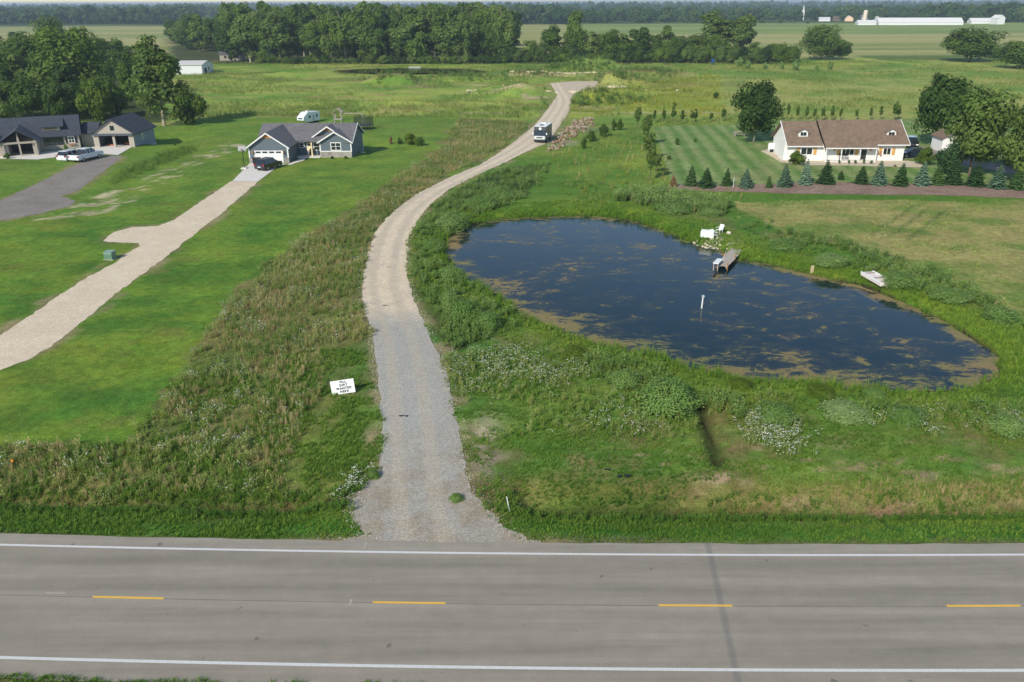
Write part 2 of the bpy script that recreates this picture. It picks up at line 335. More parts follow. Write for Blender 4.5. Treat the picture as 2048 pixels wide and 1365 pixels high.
# beyond the hedgerow: corn and cut fields
ff = smooth(372, 385, YF)
stripe = fbm(XF*.12, YF, 26, 131, 3)
setc(ff, (130, 142, 78), (168, 164, 104), stripe*.7+vn(XF*.02, YF, 7, 5)*.3, .3, .65)
setc(ff*smooth(640, 700, YF)*(XF > 60), (120, 140, 74), (142, 156, 84), stripe)
setc(smooth(960, 1000, YF), (70, 88, 46), (86, 104, 56), g3)
setc(smooth(355, 362, YF)*(1-smooth(384, 400, YF))*(XF > 160)*.8, (70, 96, 44), (90, 110, 50), g2)
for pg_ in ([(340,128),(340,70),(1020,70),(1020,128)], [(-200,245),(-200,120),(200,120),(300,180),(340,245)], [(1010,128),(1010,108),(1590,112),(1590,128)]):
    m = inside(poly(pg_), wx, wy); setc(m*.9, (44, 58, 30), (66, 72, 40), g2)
for pg_ in (DRIVE, DRIVE2, ASPH):
    bb = (XF > pg_[:, 0].min()-3) & (XF < pg_[:, 0].max()+3) & (YF > pg_[:, 1].min()-3) & (YF < pg_[:, 1].max()+3); mm = np.zeros(len(XF)); mm[bb] = 1-smooth(.15, 1.0+YF[bb]*.004, sdf(pg_, XF[bb], YF[bb])+(g2[bb]-.5)*1.6); setc(mm*.8*smooth(.3, .6, vn(XF, YF, 1.7, 65)), (158, 140, 108), (134, 126, 84), g2)
cola = np.concatenate([C, np.ones((len(C), 1))], 1)
nx_, ny_ = len(gx), len(gy)
ii = (np.arange(ny_-1)[:, None]*nx_+np.arange(nx_-1)[None]).ravel()
F = np.stack([ii, ii+1, ii+1+nx_, ii+nx_], 1)

mg = bpy.data.materials.new('ground_soil_and_turf'); N, L, b = nt(mg)
a = N.new('ShaderNodeAttribute'); a.attribute_name = 'Col'
tc = N.new('ShaderNodeTexCoord')
def noise(N, L, tc, sc, det=4, rough=.6, vec=None, dist=0):
    n = N.new('ShaderNodeTexNoise'); n.inputs['Scale'].default_value = sc; n.inputs['Detail'].default_value = det; n.inputs['Roughness'].default_value = rough; n.inputs['Distortion'].default_value = dist
    L.new(vec if vec is not None else tc.outputs['Object'], n.inputs['Vector']); return n
def mrange(N, L, src, a0, a1, b0, b1):
    r = N.new('ShaderNodeMapRange'); r.inputs[1].default_value = a0; r.inputs[2].default_value = a1; r.inputs[3].default_value = b0; r.inputs[4].default_value = b1; L.new(src, r.inputs[0]); return r.outputs[0]
def mixc(N, L, fac, c0, c1, typ='MIX'):
    m_ = N.new('ShaderNodeMix'); m_.data_type = 'RGBA'; m_.blend_type = typ
    for k_, s_ in ((m_.inputs[0], fac), (m_.inputs[6], c0), (m_.inputs[7], c1)):
        if isinstance(s_, (int, float)): k_.default_value = s_
        elif isinstance(s_, tuple): k_.default_value = (*s_[:3], 1)
        else: L.new(s_, k_)
    return m_.outputs[2]
n1 = noise(N, L, tc, 9, 4, .75); n2 = noise(N, L, tc, 1.4, 4, .7); n3 = noise(N, L, tc, .22, 3, .6)
f1 = mrange(N, L, n1.outputs[0], .25, .75, .42, 1.6); f2 = mrange(N, L, n2.outputs[0], .3, .7, .68, 1.30); f3 = mrange(N, L, n3.outputs[0], .3, .7, .86, 1.14)
mm = N.new('ShaderNodeMath'); mm.operation = 'MULTIPLY'; L.new(f1, mm.inputs[0]); L.new(f2, mm.inputs[1])
mm2 = N.new('ShaderNodeMath'); mm2.operation = 'MULTIPLY'; L.new(mm.outputs[0], mm2.inputs[0]); L.new(f3, mm2.inputs[1])
vs = N.new('ShaderNodeVectorMath'); vs.operation = 'SCALE'; L.new(a.outputs['Color'], vs.inputs[0]); L.new(mm2.outputs[0], vs.inputs['Scale'])
hs = N.new('ShaderNodeHueSaturation'); L.new(vs.outputs[0], hs.inputs['Color']); L.new(mrange(N, L, noise(N, L, tc, .6, 3).outputs[0], .3, .7, .485, .515), hs.inputs['Hue'])
L.new(hs.outputs[0], b.inputs['Base Color']); b.inputs['Roughness'].default_value = .9; b.inputs['Specular IOR Level'].default_value = .1
bp = N.new('ShaderNodeBump'); bp.inputs['Strength'].default_value = .7; bp.inputs['Distance'].default_value = .12; L.new(n1.outputs[0], bp.inputs['Height']); L.new(bp.outputs[0], b.inputs['Normal'])
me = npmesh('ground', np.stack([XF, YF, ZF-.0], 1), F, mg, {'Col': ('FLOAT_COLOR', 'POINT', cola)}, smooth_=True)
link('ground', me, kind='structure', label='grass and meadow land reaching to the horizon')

# ------------------------------------------------------------------ flat sheets: road, markings, drives
def rough_edge(pg, step, amp, seed):
    out = []; n = len(pg)
    for i in range(n):
        a_, b_ = pg[i], pg[(i+1) % n]; L_ = np.hypot(*(b_-a_)); k = max(1, int(L_/step))
        for j in range(k):
            p = a_+(b_-a_)*j/k
            out.append((p[0]+(vn(p[0], p[1], .7, seed)-.5)*amp*2+(vn(p[0], p[1], .2, seed+3)-.5)*amp*.7, p[1]+(vn(p[0], p[1], .7, seed+1)-.5)*amp*2))
    return out
def sheet(name, pg, z, m, amp=0, step=.35, **kw):
    pts = rough_edge(np.array(pg, float), step, amp, 5) if amp else [tuple(p) for p in pg]
    me = bpy.data.meshes.new(name); me.from_pydata([(p[0], p[1], z) for p in pts], [], [tuple(range(len(pts)))])
    bm = bmesh.new(); bm.from_mesh(me); bmesh.ops.triangulate(bm, faces=bm.faces)
    for f in bm.faces:
        f.normal_update()
        if f.normal.z < 0: f.normal_flip()
    bm.to_mesh(me); bm.free(); me.materials.append(m)
    return link(name, me, kind='structure', **kw)
def band(x0, x1, a_, b_, step=1.5):
    xs = np.arange(x0, x1+1e-6, (x1-x0)/max(1, round((x1-x0)/step)))
    return [(x, a_+float(rc(x))) for x in xs]+[(x, b_+float(rc(x))) for x in xs[::-1]]
def tex(name): m_ = bpy.data.materials.new(name); MATS[name] = m_; N_, L_, b_ = nt(m_); t_ = N_.new('ShaderNodeTexCoord'); return m_, N_, L_, b_, t_
# asphalt
ma, N, L, b, tc = tex('worn_asphalt')
sx = N.new('ShaderNodeSeparateXYZ'); L.new(tc.outputs['Object'], sx.inputs[0])
# distance across the road, following its gentle bend
bend = N.new('ShaderNodeMath'); bend.operation = 'MULTIPLY_ADD'; bend.inputs[1].default_value = .022; L.new(sx.outputs[0], bend.inputs[0]); L.new(sx.outputs[1], bend.inputs[2])
x2 = N.new('ShaderNodeMath'); x2.operation = 'MULTIPLY'; L.new(sx.outputs[0], x2.inputs[0]); L.new(sx.outputs[0], x2.inputs[1])
bend2 = N.new('ShaderNodeMath'); bend2.operation = 'MULTIPLY_ADD'; bend2.inputs[1].default_value = -.0005; L.new(x2.outputs[0], bend2.inputs[0]); L.new(bend.outputs[0], bend2.inputs[2])
across = bend2.outputs[0]
cr = N.new('ShaderNodeValToRGB'); L.new(mrange(N, L, across, 22.0, 31.2, 0, 1), cr.inputs[0])
def wv(v): return (v, v, v*.985, 1)
stops = [(22.0,.98),(23.0,.92),(23.7,.98),(24.3,.78),(25.0,1.04),(25.9,.80),(26.6,1.10),(27.3,.82),(27.9,.84),(28.5,1.08),(29.3,.74),(29.9,.92),(30.5,1.10),(31.1,1.14)]
while len(cr.color_ramp.elements) < len(stops): cr.color_ramp.elements.new(.5)
for e, (yy, v_) in zip(cr.color_ramp.elements, stops): e.position = (yy-22)/9.2; e.color = wv(v_)
cr.color_ramp.interpolation = 'B_SPLINE'
mp = N.new('ShaderNodeMapping'); mp.inputs['Scale'].default_value = (.05, .9, 1); L.new(tc.outputs['Object'], mp.inputs[0])
st1 = noise(N, L, tc, 2.0, 5, .6, mp.outputs[0]); gr = noise(N, L, tc, 38, 3, .8); bl = noise(N, L, tc, 1.1, 5, .65); gv = N.new('ShaderNodeTexVoronoi'); gv.inputs['Scale'].default_value = 26; L.new(tc.outputs['Object'], gv.inputs['Vector'])
base = mixc(N, L, 1.0, (.292, .260, .212), cr.outputs[0], 'MULTIPLY')
def mul(c, f):
    v_ = N.new('ShaderNodeVectorMath'); v_.operation = 'SCALE'; L.new(c, v_.inputs[0]); L.new(f, v_.inputs['Scale']); return v_.outputs[0]
base = mul(base, mrange(N, L, st1.outputs[0], .3, .7, .84, 1.12)); base = mul(base, mrange(N, L, gr.outputs[0], .2, .8, .68, 1.32)); base = mul(base, mrange(N, L, bl.outputs[0], .25, .75, .92, 1.07))
base = mul(base, mrange(N, L, gv.outputs['Distance'], 0, .5, .86, 1.08))
sp = noise(N, L, tc, 1.7, 2, .5); base = mixc(N, L, mrange(N, L, sp.outputs[0], .725, .76, 0, .5), base, (.07, .066, .06))
# transverse sealed crack
cx = N.new('ShaderNodeMath'); cx.operation = 'MULTIPLY_ADD'; cx.inputs[1].default_value = -.09; L.new(sx.outputs[1], cx.inputs[0]); L.new(sx.outputs[0], cx.inputs[2])
wob = N.new('ShaderNodeMath'); wob.operation = 'MULTIPLY_ADD'; wob.inputs[1].default_value = .12; L.new(bl.outputs[0], wob.inputs[0]); L.new(cx.outputs[0], wob.inputs[2])
X0c = P(1418, 1100); ck = X0c[0]-.09*X0c[1]+.06
dk = N.new('ShaderNodeMath'); dk.operation = 'SUBTRACT'; L.new(wob.outputs[0], dk.inputs[0]); dk.inputs[1].default_value = ck
ab = N.new('ShaderNodeMath'); ab.operation = 'ABSOLUTE'; L.new(dk.outputs[0], ab.inputs[0])
base = mixc(N, L, mrange(N, L, ab.outputs[0], .07, .20, .38, 0), base, (.12, .12, .125))
# centre seam
ds = N.new('ShaderNodeMath'); ds.operation = 'SUBTRACT'; L.new(across, ds.inputs[0]); ds.inputs[1].default_value = 26.78
ab2 = N.new('ShaderNodeMath'); ab2.operation = 'ABSOLUTE'; L.new(ds.outputs[0], ab2.inputs[0])
base = mixc(N, L, mrange(N, L, ab2.outputs[0], .012, .035, .55, 0), base, (.10, .095, .09))
L.new(base, b.inputs['Base Color']); b.inputs['Roughness'].default_value = .85; b.inputs['Specular IOR Level'].default_value = .25
bp = N.new('ShaderNodeBump'); bp.inputs['Strength'].default_value = .35; bp.inputs['Distance'].default_value = .01; L.new(gr.outputs[0], bp.inputs['Height']); L.new(bp.outputs[0], b.inputs['Normal'])
road = band(-400, 400, 22.25, 31.05, 6)
def ragged(x0, x1, a_, b_):   # the road sheet, its grass edges a little uneven
    xs = np.arange(x0, x1, .5); top = [(x, b_+float(rc(x))+(float(vn(x, 0, 1.1, 3))-.5)*.10) for x in xs]; bot = [(x, a_+float(rc(x))+(float(vn(x, 0, 1.3, 8))-.5)*.14) for x in xs]
    me = bpy.data.meshes.new('road'); n = len(xs)
    me.from_pydata([(*p, .03) for p in bot]+[(*p, .03) for p in top], [], [(i, i+1, i+1+n, i+n) for i in range(n-1)]); me.materials.append(ma); return me
link('road', ragged(-300, 300, 22.25, 31.0), kind='structure')
def paint(name, col, wear):
    m_, N_, L_, b_, t_ = tex(name); n_ = noise(N_, L_, t_, 14, 4, .7); n2_ = noise(N_, L_, t_, 1.2, 3)
    v_ = N_.new('ShaderNodeVectorMath'); v_.operation = 'SCALE'; v_.inputs[0].default_value = col; L_.new(mrange(N_, L_, n_.outputs[0], .3, .75, 1.06, 1-wear), v_.inputs['Scale'])
    L_.new(v_.outputs[0], b_.inputs['Base Color']); b_.inputs['Roughness'].default_value = .6; return m_
mw = paint('white_road_paint', (.66, .66, .63), .22); my = paint('yellow_road_paint', (.80, .47, .06), .18); mf = paint('faded_pale_paint', (.46, .43, .34), .3)
def marking(x0, x1, c, w, m_, label):
    o = sheet('road_marking', band(x0, x1, c-w/2, c+w/2, 1.5), .036, m_); o['label'] = label; return o
marking(-300, 300, 30.17, .14, mw, 'white edge line on the far side of the road')
marking(-300, 300, 23.27, .15, mw, 'white edge line on the near side of the road')
for i in range(-12, 13):
    x0 = -6.0+12.16*i; marking(x0, x0+3.12, 26.80, .115, my, 'yellow centre dash on the grey road')
x_, y_ = P(105, 1195); marking(x_-.45, x_+.45, 26.98, .05, mf, 'faded pale tape mark on the centre seam')
for (a_, b_, c_, d_) in [(703,1200,700,1212),(733,1086,728,1098)]:
    p0 = np.array(P(a_, b_)); p1 = np.array(P(c_, d_)); w = np.array([.035, 0])
    o = sheet('road_marking', [p0-w, p1-w, p1+w, p0+w], .036, mf); o['label'] = 'thin pale survey tick across the road'

# gravel
def gravel(name, c_near, c_far, split=None, scale=22, alt=None, edge=None):
    m_, N_, L_, b_, t_ = tex(name)
    v = N_.new('ShaderNodeTexVoronoi'); v.inputs['Scale'].default_value = scale; L_.new(t_.outputs['Object'], v.inputs['Vector'])
    n_ = noise(N_, L_, t_, .9, 5, .65); n2_ = noise(N_, L_, t_, 16, 4, .8); n3_ = noise(N_, L_, t_, .28, 3)
    if split:
        s = N_.new('ShaderNodeSeparateXYZ'); L_.new(t_.outputs['Object'], s.inputs[0])
        ad = N_.new('ShaderNodeMath'); ad.operation = 'MULTIPLY_ADD'; ad.inputs[1].default_value = 7; L_.new(n_.outputs[0], ad.inputs[0]); L_.new(s.outputs[1], ad.inputs[2])
        c = mixc(N_, L_, mrange(N_, L_, ad.outputs[0], split+2.0, split+6.5, 0, 1), c_near, c_far)
        n4_ = noise(N_, L_, t_, .55, 5, .7); mm_ = N_.new('ShaderNodeMath'); mm_.operation = 'MULTIPLY'; L_.new(mrange(N_, L_, n4_.outputs[0], .42, .58, .25, 1), mm_.inputs[0]); L_.new(mrange(N_, L_, s.outputs[1], 35, 43, 1, .15), mm_.inputs[1]); c = mixc(N_, L_, mm_.outputs[0], c, edge)
    else: c = mixc(N_, L_, mrange(N_, L_, n3_.outputs[0], .35, .65, 0, 1), c_near, c_far)
    if split:
        # two worn wheel tracks following the middle of the drive
        cl = [(31.5, P(855, 1075)), (36, P(850, 985)), (42, None), (50, None)]
        pts_ = [P(*q_) for q_ in [(858,1080),(845,1000),(838,920),(830,830),(820,750),(806,680),(786,620),(772,570),(775,520),(788,470),(812,430),(860,390),(935,352),(1010,315),(1072,275),(1105,235),(1122,200)]]
        fc = N_.new('ShaderNodeFloatCurve'); cv = fc.mapping.curves[0]; L_.new(mrange(N_, L_, s.outputs[1], 30, 230, 0, 1), fc.inputs['Value'])
        fx = lambda p_: ((p_[1]-30)/200, (p_[0]+25)/45)
        cv.points[0].location = (0, fx(pts_[0])[1]); cv.points[1].location = (1, fx(pts_[-1])[1])
        for p_ in pts_: cv.points.new(*fx(p_))
        fc.mapping.update()
        cxn = mrange(N_, L_, fc.outputs[0], 0, 1, -25, 20); dd_ = N_.new('ShaderNodeMath'); dd_.operation = 'SUBTRACT'; L_.new(s.outputs[0], dd_.inputs[0]); L_.new(cxn, dd_.inputs[1])
        wv_ = N_.new('ShaderNodeMath'); wv_.operation = 'MULTIPLY_ADD'; wv_.inputs[1].default_value = .5; L_.new(n_.outputs[0], wv_.inputs[0]); L_.new(dd_.outputs[0], wv_.inputs[2])
        ab_ = N_.new('ShaderNodeMath'); ab_.operation = 'ABSOLUTE'; L_.new(wv_.outputs[0], ab_.inputs[0]); s1_ = N_.new('ShaderNodeMath'); s1_.operation = 'SUBTRACT'; L_.new(ab_.outputs[0], s1_.inputs[0]); s1_.inputs[1].default_value = .95
        a3_ = N_.new('ShaderNodeMath'); a3_.operation = 'ABSOLUTE'; L_.new(s1_.outputs[0], a3_.inputs[0])
        c = mixc(N_, L_, mrange(N_, L_, a3_.outputs[0], .2, .6, .55, 0), c, lin(184, 172, 152))
        c = mixc(N_, L_, mrange(N_, L_, ab_.outputs[0], 1.9, 2.7, 0, .35), c, lin(150, 138, 118))
    if alt: c = mixc(N_, L_, mrange(N_, L_, n_.outputs[0], .5, .68, 0, .65), c, alt)
    c2 = N_.new('ShaderNodeVectorMath'); c2.operation = 'SCALE'; L_.new(c, c2.inputs[0])
    sepc = N_.new('ShaderNodeSeparateColor'); L_.new(v.outputs['Color'], sepc.inputs[0])
    k1 = mrange(N_, L_, sepc.outputs[0], 0, 1, .76, 1.22); k2 = mrange(N_, L_, n2_.outputs[0], .25, .75, .78, 1.22)
    mu = N_.new('ShaderNodeMath'); mu.operation = 'MULTIPLY'; L_.new(k1, mu.inputs[0]); L_.new(k2, mu.inputs[1]); L_.new(mu.outputs[0], c2.inputs['Scale'])
    L_.new(c2.outputs[0], b_.inputs['Base Color']); b_.inputs['Roughness'].default_value = .9; b_.inputs['Specular IOR Level'].default_value = .2
    bp_ = N_.new('ShaderNodeBump'); bp_.inputs['Strength'].default_value = .8; bp_.inputs['Distance'].default_value = .03; L_.new(v.outputs['Distance'], bp_.inputs['Height']); L_.new(bp_.outputs[0], b_.inputs['Normal'])
    return m_
GM = gravel('grey_crushed_stone', lin(168, 166, 158), lin(222, 204, 176), split=60, scale=17, alt=lin(180, 172, 156), edge=lin(156, 144, 126))
GL = gravel('beige_fine_gravel', lin(212, 194, 168), lin(220, 204, 178), scale=20, alt=lin(204, 184, 156))
GA = gravel('grey_brown_millings', lin(128, 120, 112), lin(142, 134, 126), scale=10)
MU = gravel('wood_mulch', lin(150, 128, 112), lin(132, 110, 96), scale=7, alt=lin(112, 90, 78))
CO = mat('pale_concrete', lin(214, 208, 198), .8, nscale=2, namp=.12)
sheet('gravel_driveway', DRIVE, .015, GM, .13, label='long curving gravel drive from the road past the pond')
sheet('side_driveway', DRIVE2, .015, GL, .14, label='beige gravel drive running up to the blue house')
sheet('parking_yard', ASPH, .012, GA, .15, .6, label='grey brown drive before the grey house')
sheet('mulch_bed', MULCH, .03, MU, .35, .6, label='brown mulch strip below the row of young spruces')
sheet('concrete_apron', APRON, .05, CO); sheet('front_walk', WALK, .055, CO); sheet('house_terrace', CONC, .05, CO)
sheet('house_path', PATHW, .03, mat('sand_path', lin(196, 182, 156), .9, nscale=3), .1, .6); sheet('back_driveway', DRIVE3, .02, GA, .1, .6)

# ------------------------------------------------------------------ water
def water(name, PG, wz, pad, algae, label):
    x0, x1 = PG[:, 0].min()-pad, PG[:, 0].max()+pad; y0, y1 = PG[:, 1].min()-pad, PG[:, 1].max()+pad
    st = .5; xs = np.arange(x0, x1, st); ys = np.arange(y0, y1, st); X_, Y_ = np.meshgrid(xs, ys)
    s = sdf(PG, X_.ravel(), Y_.ravel()); nx, ny = len(xs), len(ys)
    i0 = (np.arange(ny-1)[:, None]*nx+np.arange(nx-1)[None]).ravel(); F_ = np.stack([i0, i0+1, i0+1+nx, i0+nx], 1)
    F_ = F_[s[F_].min(axis=1) < pad*.8]
    m_, N_, L_, b_, t_ = tex(name+'_surface')
    sh = N_.new('ShaderNodeAttribute'); sh.attribute_name = 'shore'
    mp = N_.new('ShaderNodeMapping'); mp.inputs['Scale'].default_value = (.75, 1.25, 1); mp.inputs['Rotation'].default_value = (0, 0, -.25); L_.new(t_.outputs['Object'], mp.inputs[0])
    a1 = noise(N_, L_, t_, .55, 6, .72, mp.outputs[0], .6); a2 = noise(N_, L_, t_, .11, 3, .5); a3 = noise(N_, L_, t_, 2.6, 5, .75, mp.outputs[0])
    # floating mats, thick along some shores, thin and broken in the middle
    k = N_.new('ShaderNodeMath'); k.operation = 'MULTIPLY_ADD'; k.inputs[1].default_value = .5; L_.new(a3.outputs[0], k.inputs[0]); L_.new(a1.outputs[0], k.inputs[2])
    bias = mrange(N_, L_, sh.outputs['Fac'], 0, 6.5, .19, 0)
    s2 = N_.new('ShaderNodeMath'); L_.new(k.outputs[0], s2.inputs[0]); L_.new(bias, s2.inputs[1])
    s3 = N_.new('ShaderNodeMath'); s3.operation = 'MULTIPLY_ADD'; s3.inputs[1].default_value = .30; L_.new(a2.outputs[0], s3.inputs[0]); L_.new(s2.outputs[0], s3.inputs[2])
    mk = mrange(N_, L_, s3.outputs[0], 1.0, 1.07, 0, algae); mk2 = mrange(N_, L_, s3.outputs[0], .88, 1.02, 0, .16*algae)
    mx = N_.new('ShaderNodeMath'); mx.operation = 'MAXIMUM'; L_.new(mk, mx.inputs[0]); L_.new(mk2, mx.inputs[1])
    al = mixc(N_, L_, mrange(N_, L_, a2.outputs[0], .4, .6, 0, 1), lin(142, 134, 88), lin(158, 134, 96))
    al = mixc(N_, L_, mrange(N_, L_, a3.outputs[0], .35, .65, 0, .6), al, lin(100, 106, 62))
    D = N_.new('ShaderNodeBsdfDiffuse'); L_.new(al, D.inputs[0])
    b_.inputs['Base Color'].default_value = (.001, .015, .022, 1); b_.inputs['Roughness'].default_value = .04; b_.inputs['IOR'].default_value = 1.333
    bp_ = N_.new('ShaderNodeBump'); bp_.inputs['Strength'].default_value = .12; bp_.inputs['Distance'].default_value = .02
    L_.new(noise(N_, L_, t_, 2.2, 3).outputs[0], bp_.inputs['Height']); L_.new(bp_.outputs[0], b_.inputs['Normal'])
    ms = N_.new('ShaderNodeMixShader'); L_.new(mx.outputs[0], ms.inputs[0]); L_.new(b_.outputs[0], ms.inputs[1]); L_.new(D.outputs[0], ms.inputs[2]); L_.new(ms.outputs[0], N_['Material Output'].inputs[0])
    V = np.stack([X_.ravel(), Y_.ravel(), np.full(X_.size, wz)], 1)
    nth = smooth(-.2, .8, (s-sdf(PG, X_.ravel(), Y_.ravel()+1.0)))          # scum drifts to the near shores; little on the far one
    s = s*(1+2.6*(1-nth))
    me = npmesh(name, V, F_, m_, {'shore': ('FLOAT', 'POINT', -s)}); link(name, me, kind='structure', label=label)
water('pond_water', POND, WATER, 2.5, .85, 'blue pond with brown scum floating along its shores')
POND2 = np.array([P(*q) for q in [(660,146),(760,150),(900,150),(980,146),(930,141),(820,139),(720,141)]])
# the far pond lies on level ground as a dark thin sheet of water
mfw = mat('far_pond_water', (.012, .016, .012), .08, nscale=.3, namp=.3, spec=.5)
sheet('far_pond', POND2, .5, mfw, .5, 2.0, label='narrow dark pond before the dense wood')

# ------------------------------------------------------------------ plants: building blocks
def cards(c, n, s, asp, rs, flat=0.0, shape='leaf'):
    """small leaf faces around the points c, facing roughly n"""
    k = len(c); n = n+rs.normal(0, .45, (k, 3))*(1-flat); n /= np.linalg.norm(n, axis=1)[:, None]+1e-9
    r = rs.normal(0, 1, (k, 3)); a = np.cross(n, r); a /= np.linalg.norm(a, axis=1)[:, None]+1e-9; b_ = np.cross(n, a)
    s = np.asarray(s).reshape(-1, 1)*np.ones((k, 1)); a = a*s; b_ = b_*s*asp
    V = np.stack([c-a, c-b_*.9+a*.1, c+a, c+b_], 1).reshape(-1, 3)
    return V, np.arange(4*k).reshape(k, 4)
def fmesh(name, V, F, m, v): return npmesh(name, V, F, m, {'v': ('FLOAT', 'FACE', v)})
LEAF = {
 'wood': foliage('leaf_dull_green', [lin(66, 92, 36), lin(96, 124, 46), lin(130, 152, 62)], 'OBJECT', .42),
 'cotton': foliage('leaf_grey_green', [lin(82, 106, 48), lin(114, 138, 64), lin(148, 166, 86)], 'OBJECT', .42),
 'dark': foliage('leaf_deep_green', [lin(46, 72, 30), lin(68, 96, 38), lin(96, 124, 50)], 'OBJECT', .42),
 'yellow': foliage('leaf_yellow_green', [lin(80, 104, 32), lin(108, 132, 40), lin(138, 152, 52)], 'OBJECT'),
 'blue': foliage('needle_blue_green', [lin(72, 100, 74), lin(96, 124, 98), lin(122, 148, 124)], 'OBJECT', .08),
 'green': foliage('needle_green', [lin(38, 64, 34), lin(56, 86, 42), lin(76, 106, 52)], 'OBJECT', .08),
 'brown': foliage('needle_dead_brown', [lin(110, 84, 60), lin(136, 104, 76), lin(150, 122, 92)], 'OBJECT', .05),
 'silver': foliage('leaf_silver_green', [lin(88, 122, 52), lin(116, 148, 72), lin(152, 174, 112)], 'OBJECT')}
BARKP = mat('pale_bark', lin(168, 156, 134), .9, nscale=4, namp=.3); BARKD = mat('dark_bark', lin(104, 90, 74), .9, nscale=4, namp=.3)
def skeleton(rs, H_, R_, tk, fork, lean=0, nl=7):
    mb = MB(); p = Vector((0, 0, -.3)); seg = 5; tips = []
    for i in range(seg):
        q = Vector((lean*H_*(i+1)/seg*.5+rs.normal(0, .02)*H_*.4, rs.normal(0, .02)*H_*.4, H_*.82*(i+1)/seg))
        mb.tube(p, q, tk*(1-i/seg*.8), tk*(1-(i+1)/seg*.8), 6)
        if (i+1)/seg >= fork:
            for j in range(3):
                an = rs.uniform(0, 6.28); ln = R_*rs.uniform(.55, .95); e = q+Vector((math.cos(an)*ln, math.sin(an)*ln, ln*rs.uniform(.3, .9)))
                mb.tube(q-Vector((0, 0, H_*.1)), e, tk*.38*(1-i/seg*.6), tk*.08, 5); tips.append(e)
        p = q
    return mb
def deciduous(seed, H_, R_, low, nlobe, nleaf, ls, fork=.35, taper=0, tk=None, gap=0, lean=0, sparse=.75):
    rs = np.random.RandomState(seed); pts = []; nn = []; vv = []
    cz = H_*(low+1)/2; hh = H_*(1-low)/2
    for i in range(nlobe):
        u = rs.normal(0, 1, 3); u /= np.linalg.norm(u); rr = rs.uniform(.35, .82)
        zz = u[2]*rr; k = 1-taper*max(0, zz)
        c = np.array([u[0]*rr*R_*k+lean*(zz+1)*hh*.5, u[1]*rr*R_*k, cz+zz*hh]); lr = R_*rs.uniform(.26, .46)*(k*.6+.4)
        m_ = int(nleaf/nlobe*rs.uniform(.6, 1.4)); d = rs.normal(0, 1, (m_, 3)); d /= np.linalg.norm(d, axis=1)[:, None]
        rad = lr*rs.uniform(.55, 1.08, (m_, 1)); p = c+d*rad*np.array([1, 1, .85]); 
        keep = rs.uniform(0, 1, m_) < np.clip(sparse+d[:, 2]*.3, .15, 1); p = p[keep]; d = d[keep]
        pts.append(p); o = (p-np.array([0, 0, cz])); o /= np.linalg.norm(o, axis=1)[:, None]+1e-6
        nn.append(d*.7+o*.4+np.array([0, 0, .25])); vv.append(np.clip(rs.uniform(0, 1)*.6+rs.uniform(0, .4, len(p)), 0, 1))
    p = np.concatenate(pts); n = np.concatenate(nn); v = np.concatenate(vv)
    V, F_ = cards(p, n, ls*rs.uniform(.6, 1.25, len(p)), .62, rs)
    return (V, F_, v, skeleton(rs, H_*.95, R_*.8, tk or H_*.016, fork, lean))
def conifer(seed, H_, R_, tiers, nleaf, ls, low=.03, droop=.35, ragged=.2):
    rs = np.random.RandomState(seed); pts = []; nn = []; vv = []
    for t in range(tiers):
        f = t/(tiers-1); z = H_*(low+(1-low)*f); r = R_*(1-f)**.85+.03*H_; nb = max(5, int(11*(1-f)+4)); a0 = rs.uniform(0, 6.28)
        for b_ in range(nb):
            an = a0+6.28*b_/nb+rs.normal(0, .15); rr = r*rs.uniform(1-ragged*1.5, 1+ragged); m_ = max(4, int(nleaf*(1-f+.12)/tiers/nb*2))
            q = np.sqrt(rs.uniform(.02, 1, m_)); x = np.cos(an)*q*rr; y = np.sin(an)*q*rr
            sp_ = rs.normal(0, .13, (m_, 2))*rr*q[:, None]; zz = z-droop*q*rr+.12*rr*q**3+rs.normal(0, .02*H_/tiers*3, m_)
            pts.append(np.stack([x+sp_[:, 0], y+sp_[:, 1], zz], 1)); nn.append(np.stack([np.cos(an)*.5+0*q, np.sin(an)*.5+0*q, 1+0*q], 1)); vv.append(np.full(m_, rs.uniform(0, .6))+rs.uniform(0, .4, m_))
    p = np.concatenate(pts); n = np.concatenate(nn); v = np.concatenate(vv); p[:, 2] = np.maximum(p[:, 2], .05)
    V, F_ = cards(p, n, ls*rs.uniform(.6, 1.3, len(p)), .5, rs)
    mb = MB(); mb.tube((0, 0, -.2), (0, 0, H_*.96), H_*.018, .01, 6); return (V, F_, v, mb)
PROTO = {}
